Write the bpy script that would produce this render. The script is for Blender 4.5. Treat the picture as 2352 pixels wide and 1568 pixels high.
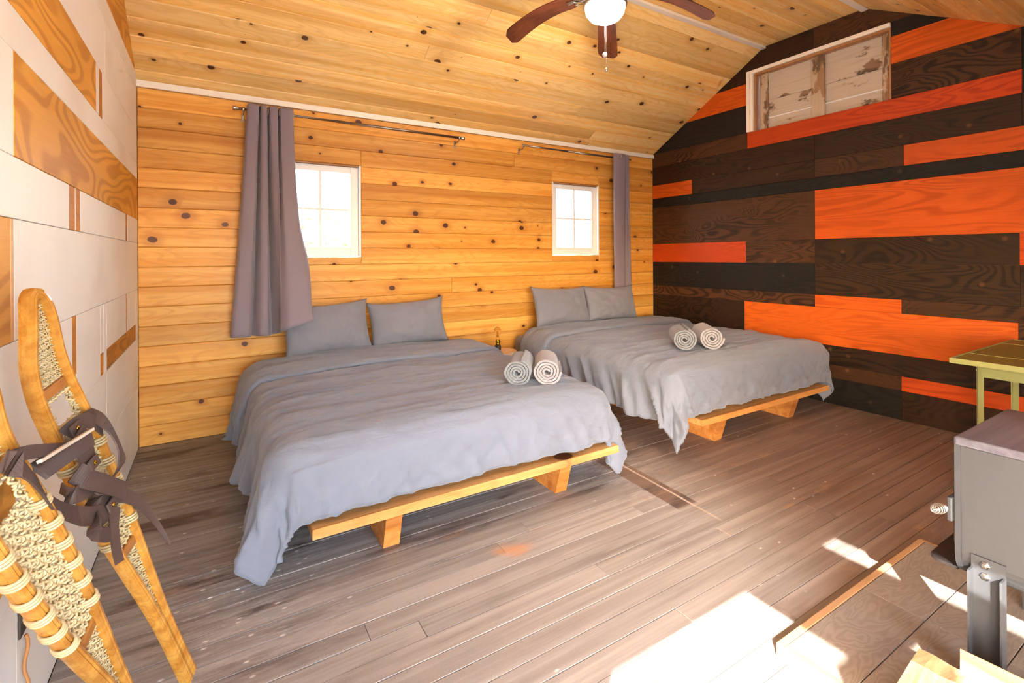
import bpy, bmesh, math, random
from mathutils import Vector, Matrix, noise
random.seed(7)
for o in list(bpy.data.objects): bpy.data.objects.remove(o)
SC = bpy.context.scene
COL = SC.collection
PI = math.pi
# ---------------------------------------------------------------- camera
CX, HY, F = 1176.0, 588.44, 1124.6
YAW, ROLL, CAMH = 0.5494, -0.0058, 1.2554
fw = Vector((math.sin(YAW), math.cos(YAW), 0)); r0 = Vector((math.cos(YAW), -math.sin(YAW), 0)); u0 = Vector((0, 0, 1))
rt = r0*math.cos(ROLL) + u0*math.sin(ROLL); up = -r0*math.sin(ROLL) + u0*math.cos(ROLL)
cd = bpy.data.cameras.new('camera'); cam = bpy.data.objects.new('camera', cd); COL.objects.link(cam)
cd.sensor_width = 36; cd.lens = 36*F/2352; cd.shift_y = -(784-HY)/2352; cd.clip_start = 0.02; cd.clip_end = 300
cam.matrix_world = Matrix(((rt.x, up.x, -fw.x, 0), (rt.y, up.y, -fw.y, 0), (rt.z, up.z, -fw.z, CAMH), (0, 0, 0, 1)))
SC.camera = cam
# ---------------------------------------------------------------- light and exposure
SC.view_settings.view_transform = 'Standard'; SC.view_settings.look = 'None'
SC.view_settings.gamma = 1; SC.view_settings.use_curve_mapping = False
SC.view_settings.exposure = 1.5
SC.cycles.use_denoising = True
SC.cycles.max_bounces = 5; SC.cycles.diffuse_bounces = 4; SC.cycles.glossy_bounces = 2; SC.cycles.transmission_bounces = 5
SC.cycles.use_adaptive_sampling = True; SC.cycles.adaptive_threshold = 0.12; SC.cycles.adaptive_min_samples = 12; SC.cycles.caustics_reflective = False; SC.cycles.caustics_refractive = False
SC.cycles.sample_clamp_indirect = 8
W = bpy.data.worlds.new('world'); SC.world = W; W.use_nodes = True
wn = W.node_tree.nodes; wl = W.node_tree.links
sky = wn.new('ShaderNodeTexSky'); sky.sky_type = 'NISHITA'; sky.sun_disc = False
sky.sun_elevation = math.radians(30); sky.sun_rotation = math.radians(229); sky.air_density = 1.0; sky.dust_density = 1.2; sky.ozone_density = 1.0
hs = wn.new('ShaderNodeHueSaturation'); hs.inputs['Saturation'].default_value = 1.0
bg = wn['Background']; bg.inputs['Strength'].default_value = 1.3
wl.new(sky.outputs[0], hs.inputs['Color']); wl.new(hs.outputs[0], bg.inputs['Color'])
sd = bpy.data.lights.new('sun', 'SUN'); sd.energy = 14.0; sd.angle = math.radians(0.3); sd.color = (.87, .95, 1.0)
so = bpy.data.objects.new('sun', sd); COL.objects.link(so)
so.rotation_euler = Vector((1.2, 1.0, -0.9)).to_track_quat('-Z', 'Y').to_euler()
XL, XR, YB, YF = -0.422, 4.443, 4.063, -1.0          # inner faces of the room
XO, YO = 1.685, -0.10                                # opening invented to let daylight in: the front is open from the left corner to x=XO; the left wall ends at y=YO
def portal(loc, rot, sx, sy):
    l = bpy.data.lights.new('daylight_portal', 'AREA'); l.shape = 'RECTANGLE'; l.size = sx; l.size_y = sy
    l.cycles.is_portal = True
    o = bpy.data.objects.new('daylight_portal', l); COL.objects.link(o); o.location = loc; o.rotation_euler = rot
portal(((XL+XO)/2, YF-.13, 1.0), (PI/2, 0, 0), XO-XL, 2.0)
portal((XL-.04, (YF+YO)/2, .8), (0, -PI/2, 0), 1.6, YO-YF)

# ---------------------------------------------------------------- node materials
class NT:
    def __init__(s, name):
        s.m = bpy.data.materials.new(name); s.m.use_nodes = True
        s.n = s.m.node_tree.nodes; s.l = s.m.node_tree.links; s.b = s.n['Principled BSDF']
    def new(s, t, **k):
        x = s.n.new('ShaderNode'+t)
        for a, v in k.items(): setattr(x, a, v)
        return x
    def link(s, a, b): s.l.new(a, b)
    def setin(s, node, i, v):
        if hasattr(v, 'is_linked'): s.l.new(v, node.inputs[i])
        else: node.inputs[i].default_value = v
    def coord(s, rand=True):
        t = s.new('TexCoord').outputs['Object']
        if not rand: return t
        r = s.new('ObjectInfo').outputs['Random']
        a = s.vm('ADD', t, s.vm('MULTIPLY', s.comb(r, r, r), (37.0, 23.0, 11.0)))
        return a
    def rand(s): return s.new('ObjectInfo').outputs['Random']
    def pos(s): return s.new('NewGeometry').outputs['Position']
    def comb(s, x, y, z):
        c = s.new('CombineXYZ')
        for i, v in enumerate((x, y, z)): s.setin(c, i, v)
        return c.outputs[0]
    def sep(s, v):
        c = s.new('SeparateXYZ'); s.link(v, c.inputs[0]); return c.outputs
    def vm(s, op, a, b):
        c = s.new('VectorMath', operation=op); s.setin(c, 0, a); s.setin(c, 1, b); return c.outputs[0]
    def ma(s, op, a, b=0.0, c=0.0, clamp=False):
        x = s.new('Math', operation=op, use_clamp=clamp); s.setin(x, 0, a); s.setin(x, 1, b); s.setin(x, 2, c); return x.outputs[0]
    def noise(s, vec, scale=(1, 1, 1), detail=3, rough=.5, dist=0.0, sc=1.0):
        x = s.new('TexNoise'); s.setin(x, 'Vector', s.vm('MULTIPLY', vec, scale)); x.inputs['Scale'].default_value = sc
        x.inputs['Detail'].default_value = detail; x.inputs['Roughness'].default_value = rough; x.inputs['Distortion'].default_value = dist
        return x.outputs['Fac']
    def step(s, v, lo, hi):
        x = s.new('MapRange', interpolation_type='SMOOTHSTEP'); s.setin(x, 'Value', v); s.setin(x, 'From Min', lo); s.setin(x, 'From Max', hi); return x.outputs[0]
    def mix(s, f, a, b):
        x = s.new('Mix', data_type='RGBA')
        for i, v in ((0, f), (6, a), (7, b)):
            if hasattr(v, 'is_linked'): s.l.new(v, x.inputs[i])
            else: x.inputs[i].default_value = (v if i == 0 else (*v[:3], 1))
        return x.outputs[2]
    def hsv(s, col, h=.5, sa=1.0, v=1.0):
        x = s.new('HueSaturation'); s.setin(x, 0, h); s.setin(x, 1, sa); s.setin(x, 2, v); s.setin(x, 'Color', col); return x.outputs[0]
    def bump(s, h, strength=.3, dist=.01):
        x = s.new('Bump'); x.inputs['Strength'].default_value = strength; x.inputs['Distance'].default_value = dist
        s.link(h, x.inputs['Height']); s.link(x.outputs[0], s.b.inputs['Normal'])
    def out(s, col=None, rough=.6, metal=0.0, spec=.5):
        if col is not None: s.setin(s.b, 'Base Color', col if hasattr(col, 'is_linked') else (*col, 1))
        s.setin(s.b, 'Roughness', rough); s.b.inputs['Metallic'].default_value = metal; s.b.inputs['Specular IOR Level'].default_value = spec
        return s.m
def C(h):
    h = h.lstrip('#'); v = [int(h[i:i+2], 16)/255 for i in (0, 2, 4)]
    return tuple(x/12.92 if x <= .04045 else ((x+.055)/1.055)**2.4 for x in v)
def plain(name, col, rough=.6, metal=0.0, var=.12, scale=(6, 6, 6), bump=0.0, bscale=(200, 200, 200), spec=.5, rnd=True):
    t = NT(name); v = t.coord(rnd); n = t.noise(v, scale, 4)
    c = t.mix(n, tuple(x*(1-var) for x in col), tuple(min(1, x*(1+var)) for x in col))
    if bump: t.bump(t.noise(v, bscale, 2), bump, .003)
    return t.out(c, rough, metal, spec)
def pine(name, light, mid, dark, knots=True, rough=.45, ks=4.6, tone=.16):
    t = NT(name); v = t.coord(); r = t.rand()
    sx = t.sep(v)
    warp = t.noise(v, (.9, 5, 5), 2)
    ring = t.ma('MULTIPLY_ADD', t.ma('SINE', t.ma('MULTIPLY', warp, 110.0)), .5, .5)
    streak = t.noise(v, (.55, 26, 26), 3)
    fine = t.noise(v, (5, 210, 210), 3)
    band = t.noise(v, (.25, 7, 7), 1)
    c = t.mix(t.step(streak, .35, .7), light, mid)
    c = t.mix(t.ma('MULTIPLY', t.step(ring, .55, 1.0), .2), c, dark)
    c = t.mix(t.ma('MULTIPLY', t.step(band, .54, .68), .42), c, dark)
    c = t.mix(t.ma('MULTIPLY', t.step(fine, .45, .75), .22), c, dark)
    if knots:
        vo = t.new('TexVoronoi', voronoi_dimensions='2D'); vv = t.vm('MULTIPLY', v, (ks*.8, ks, 0))
        t.link(vv, vo.inputs['Vector']); vo.inputs['Scale'].default_value = 1
        cs = t.sep(vo.outputs['Color'])
        rad = t.ma('MULTIPLY', t.step(cs[0], .48, 1.0), .115)
        d = t.ma('ADD', vo.outputs['Distance'], t.ma('MULTIPLY', t.ma('SUBTRACT', t.noise(v, (30, 30, 30), 1), .5), .035))
        halo = t.ma('MULTIPLY', t.ma('SUBTRACT', 1.0, t.step(t.ma('DIVIDE', d, t.ma('MAXIMUM', rad, .0001)), .9, 3.2)), t.step(cs[0], .48, .6))
        core = t.ma('MULTIPLY', t.ma('SUBTRACT', 1.0, t.step(t.ma('DIVIDE', d, t.ma('MAXIMUM', rad, .0001)), .7, 1.0)), t.step(cs[0], .48, .55))
        c = t.mix(t.ma('MULTIPLY', halo, .45), c, dark)
        c = t.mix(t.ma('MULTIPLY', core, .93), c, C('#4a1c10'))
    c = t.hsv(c, .5, 1.0, t.ma('MULTIPLY_ADD', r, 2*tone, 1-tone))
    t.bump(t.ma('ADD', fine, t.ma('MULTIPLY', ring, .3)), .06, .002)
    return t.out(c, rough, 0, .3)
def plywood(name, light, dark, lines=46.0, sc=(1.1, 3.6, 3.6), amt=.8, rough=.5, tone=.12, hue=.0, fine=.3, spots=None, det=2, gate=True):
    t = NT(name); v = t.coord(); r = t.rand()
    w = t.noise(v, sc, det, .45, .5)
    ring = t.ma('MULTIPLY_ADD', t.ma('SINE', t.ma('MULTIPLY', w, lines)), .5, .5)
    blot = t.noise(v, (1.3, 2.6, 2.6), 3)
    fi = t.noise(v, (7, 120, 120), 3)
    f = t.ma('MULTIPLY', t.step(ring, .3, .95), t.ma('MULTIPLY', t.step(blot, .3, .62), amt) if gate else amt)
    f = t.ma('ADD', f, t.ma('MULTIPLY', t.step(fi, .4, .8), fine), clamp=True)
    c = t.mix(f, light, dark)
    c = t.hsv(c, t.ma('MULTIPLY_ADD', r, hue, .5-hue/2), 1.0, t.ma('MULTIPLY_ADD', r, 2*tone, 1-tone))
    c = t.hsv(c, .5, 1.0, t.ma('MULTIPLY_ADD', blot, .5, .75))
    if spots:
        vo = t.new('TexVoronoi', voronoi_dimensions='2D'); t.link(t.vm('MULTIPLY', v, (3.2, 3.2, 0)), vo.inputs['Vector']); vo.inputs['Scale'].default_value = 1
        cs = t.sep(vo.outputs['Color'])
        k = t.ma('MULTIPLY', t.ma('SUBTRACT', 1.0, t.step(vo.outputs['Distance'], .02, .07)), t.step(cs[1], .6, .7))
        c = t.mix(t.ma('MULTIPLY', k, .6), c, spots)
    t.bump(t.ma('ADD', fi, ring), .05, .002)
    return t.out(c, rough, 0, .22)
def paint_white(name, base, dirt, rough=.55):
    t = NT(name); v = t.coord()
    a = t.noise(v, (2.0, 2.4, 2.4), 4); b = t.noise(v, (70, 4, 4), 3); e = t.noise(v, (18, 3.2, 3.2), 4)
    c = t.mix(t.ma('MULTIPLY', t.step(a, .45, .8), .5), base, dirt)
    c = t.mix(t.ma('MULTIPLY', t.step(b, .6, .9), .25), c, dirt)
    c = t.mix(t.ma('MULTIPLY', t.step(e, .68, .8), .35), c, C('#b08c6a'))
    t.bump(b, .04, .002); return t.out(c, rough)
M = {}
M['pine'] = pine('pine_boards', C('#e9aa54'), C('#d99136'), C('#b06622'))
M['pine_ceiling'] = pine('pine_ceiling', C('#ffd68e'), C('#fbc368'), C('#d2923c'), rough=.38)
M['white_trim'] = plain('white_trim', C('#f3e8d6'), .5, var=.04, scale=(3, 20, 20), bump=.05)
M['white_ply'] = paint_white('white_painted_plywood', C('#efebe6'), C('#d8cabb'))
M['honey_ply'] = plywood('honey_plywood', C('#e6a648'), C('#ad681e'), lines=95, sc=(1.0, 2.4, 2.4), amt=.5, fine=.14, det=1, gate=False)
M['honey_strip'] = plywood('honey_strip', C('#c98538'), C('#8c4c12'), lines=50, amt=.6, fine=.3)
M['tan_strip'] = plain('tan_edge_strip', C('#dcaa78'), .6, var=.08, scale=(3, 60, 60))
M['dark_ply'] = plywood('dark_stained_plywood', C('#382210'), C('#1a0d05'), lines=150, sc=(1.0, 3.2, 3.2), amt=.75, fine=.35, rough=.6, tone=.14, spots=C('#6e4527'))
M['brown_ply'] = plywood('brown_stained_plywood', C('#4e2e18'), C('#241208'), lines=165, sc=(1.1, 3.4, 3.4), amt=.8, fine=.4, rough=.6, tone=.14, spots=C('#7d4d2b'))
M['black_ply'] = plywood('black_stained_plywood', C('#231c15'), C('#0f0b08'), lines=120, amt=.6, fine=.3, rough=.6, tone=.1, spots=C('#4d4034'))
M['red_ply'] = plywood('red_orange_stained_plywood', C('#c94f14'), C('#9a300a'), lines=105, sc=(.7, 4.5, 4.5), amt=.5, fine=.25, rough=.55, tone=.12, hue=.012)
def floor_mat():
    t = NT('worn_floor_planks'); v = t.coord(); p = t.pos(); s = t.sep(p); r = t.rand()
    st = t.noise(v, (.9, 30, 30), 4); st2 = t.noise(v, (2.2, 60, 60), 4); fi = t.noise(v, (14, 240, 240), 2)
    wr = t.noise(p, (1.3, 5.5, 1), 4, .6); wr2 = t.noise(p, (.55, .9, 1), 3); sp = t.noise(p, (34, 60, 1), 2); cl = t.noise(p, (2.6, 7.0, 1), 5, .65)
    right = t.step(t.ma('ADD', s[0], t.ma('MULTIPLY', t.ma('SUBTRACT', wr2, .5), 1.6)), 1.7, 2.7)
    front = t.ma('SUBTRACT', 1.0, t.step(t.ma('ADD', s[1], t.ma('MULTIPLY', t.ma('SUBTRACT', wr2, .5), 1.2)), 1.5, 2.2))
    c = t.mix(t.step(st, .35, .65), C('#918981'), C('#786d65'))
    c = t.mix(t.ma('MULTIPLY', front, .75), c, t.mix(t.step(st, .35, .65), C('#b3a394'), C('#9d8d80')))
    c = t.mix(right, c, t.mix(t.step(st, .35, .65), C('#8a6f5e'), C('#74594b')))
    left = t.ma('MULTIPLY', t.ma('SUBTRACT', 1.0, right), t.ma('SUBTRACT', 1.0, front))
    c = t.mix(t.ma('MULTIPLY', t.step(wr, .52, .66), t.ma('MULTIPLY_ADD', left, .7, .2)), c, C('#3d251c'))
    c = t.mix(t.ma('MULTIPLY', t.step(cl, .60, .72), .6), c, C('#a77a55'))
    c = t.mix(t.ma('MULTIPLY', t.step(st2, .55, .8), .3), c, C('#4a382f'))
    c = t.mix(t.ma('MULTIPLY', t.step(t.noise(p, (150, 190, 1), 3, .7), .5, .75), .3), c, C('#bfa994'))
    # chalky worn paint near the left wall, and flecks
    zx = t.ma('SUBTRACT', 1.0, t.step(t.ma('ABSOLUTE', t.ma('SUBTRACT', s[0], .12)), .18, .5))
    zy = t.ma('SUBTRACT', 1.0, t.step(t.ma('ABSOLUTE', t.ma('SUBTRACT', s[1], 2.05)), .2, .6))
    ch = t.ma('MULTIPLY', t.ma('MULTIPLY', zx, zy), t.step(t.noise(p, (9, 60, 1), 4, .7), .5, .62))
    c = t.mix(t.ma('MULTIPLY', ch, .55), c, C('#b5a79e'))
    vo = t.new('TexVoronoi', voronoi_dimensions='2D'); t.link(t.vm('MULTIPLY', p, (9, 17, 0)), vo.inputs['Vector']); vo.inputs['Scale'].default_value = 1
    cs = t.sep(vo.outputs['Color'])
    fl = t.ma('MULTIPLY', t.ma('SUBTRACT', 1.0, t.step(vo.outputs['Distance'], .03, .11)), t.step(t.ma('ADD', cs[0], t.ma('MULTIPLY', t.ma('MULTIPLY', zx, zy), .33)), .95, .97))
    c = t.mix(t.ma('MULTIPLY', fl, .85), c, C('#ddd0c4'))
    # scar of a removed partition: dark band with a paint line and chalky flanks
    ln = t.ma('SUBTRACT', s[0], t.ma('MULTIPLY_ADD', t.ma('SUBTRACT', s[1], 1.47), .056, 2.052))
    iny = t.ma('MULTIPLY', t.step(s[1], 1.44, 1.5), t.ma('SUBTRACT', 1.0, t.step(s[1], 2.9, 3.1)))
    fa = t.ma('MULTIPLY', t.ma('SUBTRACT', 1.0, t.step(t.ma('ABSOLUTE', t.ma('ADD', ln, .05)), .06, .26)), t.step(t.noise(p, (12, 26, 1), 4, .7), .45, .62))
    c = t.mix(t.ma('MULTIPLY', t.ma('MULTIPLY', fa, t.step(s[1], 1.6, 1.75)), t.ma('MULTIPLY', iny, .6)), c, C('#b3a194'))
    bd = t.ma('MULTIPLY', t.ma('MULTIPLY', t.step(ln, -.105, -.098), t.ma('SUBTRACT', 1.0, t.step(ln, .035, .042))), t.ma('MULTIPLY', iny, t.step(s[1], 1.62, 1.66)))
    c = t.mix(t.ma('MULTIPLY', bd, .85), c, t.mix(t.step(wr, .45, .6), C('#7a5a40'), C('#4d3023')))
    wline = t.ma('MULTIPLY', t.ma('SUBTRACT', 1.0, t.step(t.ma('ABSOLUTE', ln), .005, .009)), iny)
    c = t.mix(t.ma('MULTIPLY', wline, .9), c, C('#c9b29e'))
    # bare orange patch
    px = t.ma('MULTIPLY', t.ma('SUBTRACT', s[0], 1.10), 1.0); py = t.ma('MULTIPLY', t.ma('SUBTRACT', s[1], 1.785), 1.8)
    dd = t.ma('ADD', t.ma('SQRT', t.ma('ADD', t.ma('MULTIPLY', px, px), t.ma('MULTIPLY', py, py))), t.ma('MULTIPLY', t.ma('SUBTRACT', cl, .5), .3))
    c = t.mix(t.ma('MULTIPLY', t.ma('SUBTRACT', 1.0, t.step(dd, .05, .12)), .7), c, C('#c98a5a'))
    c = t.hsv(c, .5, 1.0, t.ma('MULTIPLY_ADD', r, .22, .89))
    t.bump(t.ma('ADD', st2, fi), .12, .003)
    return t.out(c, t.ma('MULTIPLY_ADD', wr, .25, .42))
M['floor'] = floor_mat()
M['subfloor'] = plain('subfloor_grime', C('#241812'), .9)
M['deck'] = pine('bed_deck_pine', C('#dda566'), C('#c68748'), C('#96551f'), knots=True, ks=2.2, tone=.06)
M['bedleg'] = pine('bed_leg_fir', C('#c98544'), C('#b06a2c'), C('#7e4014'), knots=False, tone=.05)
def fabric(name, col, var=.06, weave=900, rough=.85, bump=.15, sheen=.15, wr=0.0):
    t = NT(name); v = t.coord(False); n = t.noise(v, (4, 4, 4), 4); w = t.noise(v, (weave, weave, weave), 1)
    c = t.mix(n, tuple(x*(1-var) for x in col), tuple(x*(1+var) for x in col))
    h = w
    if wr:
        h = t.ma('ADD', t.ma('MULTIPLY', w, .15), t.ma('MULTIPLY', t.noise(v, (9, 26, 14), 4, .55, .8), wr))
    t.bump(h, bump, .006)
    t.b.inputs['Sheen Weight'].default_value = sheen; t.b.inputs['Sheen Roughness'].default_value = .5
    return t.out(c, rough, 0, .25)
M['duvet'] = fabric('grey_lilac_cotton', C('#787881'), .05, 900, .7, .55, .25, 1.5)
M['pillow'] = fabric('grey_pillow_cotton', C('#7c787f'), .05, 900, .75, .5, .2, 1.6)
M['sheet'] = fabric('grey_sheet_cotton', C('#7b757b'), .05)
M['curtain'] = fabric('mauve_grey_curtain', C('#84747a'), .04, 1200, .7, .08, .2)
M['towel_grey'] = fabric('grey_terry', C('#868484'), .1, 260, .95, .9, .4)
M['towel_pink'] = fabric('pale_terry', C('#a09695'), .1, 260, .95, .9, .4)
M['nickel'] = plain('brushed_nickel', C('#b9b2a6'), .3, 1.0, var=.05)
M['dark_steel'] = plain('dark_steel', C('#8d8174'), .35, 1.0, var=.05)
M['window_white'] = plain('window_white_paint', C('#efe9e0'), .45, var=.04)
def glass(name, tint=(1, 1, 1), rough=0.0):
    t = NT(name); g = t.new('BsdfGlass'); g.inputs['Color'].default_value = (*tint, 1); g.inputs['IOR'].default_value = 1.03; g.inputs['Roughness'].default_value = rough
    tr = t.new('BsdfTransparent'); mx = t.new('MixShader'); mx.inputs[0].default_value = .12
    t.link(tr.outputs[0], mx.inputs[1]); t.link(g.outputs[0], mx.inputs[2]); t.link(mx.outputs[0], t.n['Material Output'].inputs['Surface']); return t.m
M['glass'] = glass('window_glass')
def bulb_glass():
    t = NT('amber_bulb_glass'); t.b.inputs['Transmission Weight'].default_value = 1; t.b.inputs['IOR'].default_value = 1.15
    return t.out((1, .86, .62), .02)
M['bulb'] = bulb_glass()
M['filament'] = plain('filament_wire', C('#c08a40'), .4, .6)
M['brass'] = plain('brass', C('#c9992f'), .25, 1.0)
M['black'] = plain('black_plastic', C('#17140f'), .5)
def shutter_mat(name, paint, wood, amt):
    t = NT(name); v = t.coord(); a = t.noise(v, (3.2, 6, 6), 5, .62); g = t.noise(v, (2, 70, 70), 3); w = t.noise(v, (.8, 5, 5), 2)
    ring = t.ma('MULTIPLY_ADD', t.ma('SINE', t.ma('MULTIPLY', w, 70.0)), .5, .5)
    wd = t.mix(t.step(ring, .3, .9), wood, tuple(x*.45 for x in wood))
    c = t.mix(t.step(a, amt, amt+.05), paint, wd); c = t.mix(t.ma('MULTIPLY', t.step(g, .5, .8), .3), c, wood)
    t.bump(t.ma('ADD', a, ring), .2, .004); return t.out(c, .75)
M['shutter'] = shutter_mat('peeling_white_boards', C('#c6b39c'), C('#8d6a4c'), .57)
M['batten'] = shutter_mat('weathered_batten', C('#c2a98d'), C('#a07a56'), .5)
M['jamb'] = plain('bare_wood_jamb', C('#a9713f'), .6, var=.15, scale=(3, 40, 40))
M['walnut'] = pine('walnut_blade', C('#683620'), C('#522814'), C('#301409'), knots=False, rough=.35, tone=.03)
def emit(name, col, st):
    t = NT(name); t.b.inputs['Emission Color'].default_value = (*col, 1); t.b.inputs['Emission Strength'].default_value = st
    return t.out((.9, .88, .84), .3)
M['globe'] = emit('lit_opal_globe', (1, .9, .74), 45.0)
M['rail'] = pine('varnished_ash', C('#cb9140'), C('#b4752a'), C('#7a4210'), knots=False, rough=.22, tone=.02)
M['crossbar'] = pine('crossbar_ash', C('#b77a3c'), C('#9c612a'), C('#6a3a12'), knots=False, rough=.35, tone=.02)
M['rawhide'] = plain('rawhide_lacing', C('#c4ad80'), .45, var=.22, scale=(40, 40, 40), bump=.2, bscale=(160, 160, 160))
M['leather'] = plain('dark_brown_leather', C('#4c3830'), .6, var=.16, scale=(18, 18, 18), bump=.25, bscale=(320, 320, 320))
M['felt'] = plain('pale_felt_edge', C('#cdbfae'), .9, var=.05)
M['outlet_brown'] = plain('outlet_brown_plate', C('#453a31'), .4)
M['outlet_white'] = plain('outlet_white_plastic', C('#e6e0d8'), .4)
M['cord'] = plain('orange_tan_cord', C('#b97a45'), .7)
M['green'] = plain('olive_green_enamel', C('#948e52'), .38, var=.06, scale=(5, 5, 5))
M['green_top'] = plain('tan_olive_top', C('#7d6a30'), .4, var=.1, scale=(2, 30, 30))
M['stove'] = plain('grey_stove_steel', C('#4a4746'), .5, .35, var=.05, scale=(30, 30, 30), bump=.1, bscale=(700, 700, 700))
def stove_top():
    t = NT('streaked_stove_top'); v = t.coord(False); a = t.noise(v, (2.5, 60, 60), 4); b = t.noise(v, (1, 9, 9), 3)
    c = t.mix(a, C('#4f4a50'), C('#837b80')); c = t.mix(t.ma('MULTIPLY', t.step(b, .55, .7), .6), c, C('#a59a96')); return t.out(c, .38, .45)
M['stove_top'] = stove_top()
M['soot'] = plain('sooty_iron', C('#1f1712'), .55, var=.3, scale=(20, 20, 20))
M['bolt'] = plain('zinc_bolt', C('#b9b3aa'), .3, 1.0)
def tile_mat():
    t = NT('wood_look_tile'); v = t.coord(); w = t.noise(v, (2.2, 7, 7), 3, .5, .5); ring = t.ma('MULTIPLY_ADD', t.ma('SINE', t.ma('MULTIPLY', w, 150.0)), .5, .5)
    bl = t.noise(v, (3, 6, 6), 4); c = t.mix(bl, C('#857567'), C('#a18f7f')); c = t.mix(t.ma('MULTIPLY', ring, .35), c, C('#66574b')); t.bump(ring, .05, .002); return t.out(c, .45)
M['tile'] = tile_mat()
M['grout'] = plain('dark_grout', C('#4a3c32'), .9)
M['hearth_trim'] = plain('hearth_edge_wood', C('#b3875c'), .55, var=.1, scale=(3, 50, 50))
M['cardboard'] = plain('cardboard', C('#c49a6c'), .8, var=.05, scale=(4, 90, 90))
M['log'] = pine('split_firewood', C('#e0bd8a'), C('#cfa469'), C('#94622f'), knots=False, rough=.8)
M['bark'] = plain('pale_stump_bark', C('#c3a37e'), .85, var=.3, scale=(25, 25, 5), bump=.6, bscale=(50, 50, 14))
M['endgrain'] = plain('stump_end_grain', C('#cfa77c'), .8, var=.18, scale=(14, 14, 14))
M['ground'] = plain('dry_ground', C('#cfc6ba'), .95, var=.15, scale=(1, 1, 1))
M['leaf'] = plain('pale_foliage', C('#8f9a66'), .8, var=.3, scale=(3, 3, 3))
M['siding'] = plain('outer_siding', C('#8b7258'), .8)

# ---------------------------------------------------------------- builders
def link(o, parent=None):
    COL.objects.link(o)
    if parent is not None: o.parent = parent
    return o
def obj(name, vs, fs, mat, parent=None, smooth=False, mw=None):
    me = bpy.data.meshes.new(name); me.from_pydata([tuple(v) for v in vs], [], fs); me.update()
    me.materials.append(M[mat])
    if smooth: me.polygons.foreach_set('use_smooth', [True]*len(me.polygons))
    o = link(bpy.data.objects.new(name, me), parent)
    if mw is not None: o.matrix_world = mw if parent is None else parent.matrix_world.inverted() @ mw
    return o
def fix_normals(o):
    bm = bmesh.new(); bm.from_mesh(o.data); bmesh.ops.recalc_face_normals(bm, faces=bm.faces); bm.to_mesh(o.data); bm.free(); return o
def tag(o, label, cat=None, group=None, kind=None):
    o['label'] = label
    if cat: o['category'] = cat
    if group: o['group'] = group
    if kind: o['kind'] = kind
    return o
def empty(name, loc=(0, 0, 0), mw=None):
    o = bpy.data.objects.new(name, None); COL.objects.link(o); o.empty_display_size = .1
    o.matrix_world = mw if mw is not None else Matrix.Translation(loc)
    return o
def frame(o, ex, ey, en):
    return Matrix(((ex[0], ey[0], en[0], o[0]), (ex[1], ey[1], en[1], o[1]), (ex[2], ey[2], en[2], o[2]), (0, 0, 0, 1)))
def inset(poly, e):
    n = len(poly); out = []
    for i in range(n):
        a, b, c = Vector(poly[i-1]), Vector(poly[i]), Vector(poly[(i+1) % n])
        d1 = (b-a).normalized(); d2 = (c-b).normalized(); n1 = Vector((-d1.y, d1.x)); n2 = Vector((-d2.y, d2.x))
        k = n1+n2; q = k.dot(n1)
        out.append(b + k*(e/max(q, .3)))
    return out
MESHES = {}
def plate(name, poly, fr, th, mat, parent=None, bev=.002, shared=True):
    """CCW polygon in the frame's xy plane, visible face at z=0, body behind it to z=-th, front edges chamfered."""
    cx = sum(p[0] for p in poly)/len(poly); cy = sum(p[1] for p in poly)/len(poly)
    lp = [(p[0]-cx, p[1]-cy) for p in poly]
    key = (name, mat, th, bev, tuple(round(v, 4) for p in lp for v in p))
    me = MESHES.get(key)
    if me is None:
        n = len(lp); ins = inset(lp, bev)
        vs = [(x, y, -th) for x, y in lp] + [(x, y, -bev) for x, y in lp] + [(p.x, p.y, 0) for p in ins]
        fs = [tuple(range(n-1, -1, -1)), tuple(range(2*n, 3*n))]
        for i in range(n):
            j = (i+1) % n; fs += [(i, j, n+j, n+i), (n+i, n+j, 2*n+j, 2*n+i)]
        me = bpy.data.meshes.new(name); me.from_pydata(vs, [], fs); me.update(); me.materials.append(M[mat]); MESHES[key] = me
    o = link(bpy.data.objects.new(name, me), None)
    mw = fr @ Matrix.Translation((cx, cy, 0))
    if parent is not None: o.parent = parent; mw = parent.matrix_world.inverted() @ mw
    o.matrix_local = mw
    return o
def rect(x0, x1, y0, y1): return [(x0, y0), (x1, y0), (x1, y1), (x0, y1)]
def clip(poly, a, b, c):
    """keep a*x+b*y<=c"""
    out = []
    for i in range(len(poly)):
        p, q = poly[i], poly[(i+1) % len(poly)]; dp = a*p[0]+b*p[1]-c; dq = a*q[0]+b*q[1]-c
        if dp <= 1e-9: out.append(p)
        if (dp < -1e-9 and dq > 1e-9) or (dp > 1e-9 and dq < -1e-9):
            s = dp/(dp-dq); out.append((p[0]+s*(q[0]-p[0]), p[1]+s*(q[1]-p[1])))
    r = []
    for p in out:
        if not r or abs(p[0]-r[-1][0])+abs(p[1]-r[-1][1]) > 1e-4: r.append(p)
    if len(r) > 1 and abs(r[0][0]-r[-1][0])+abs(r[0][1]-r[-1][1]) < 1e-4: r.pop()
    return r if len(r) > 2 else None
def boxv(x0, x1, y0, y1, z0, z1, vs, fs):
    b = len(vs); vs += [(x0, y0, z0), (x1, y0, z0), (x1, y1, z0), (x0, y1, z0), (x0, y0, z1), (x1, y0, z1), (x1, y1, z1), (x0, y1, z1)]
    fs += [tuple(b+i for i in f) for f in ((3, 2, 1, 0), (4, 5, 6, 7), (0, 1, 5, 4), (1, 2, 6, 5), (2, 3, 7, 6), (3, 0, 4, 7))]
def boxes(name, lst, mat, parent=None):
    vs, fs = [], []
    for b in lst: boxv(*b, vs, fs)
    return obj(name, vs, fs, mat, parent)
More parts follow.
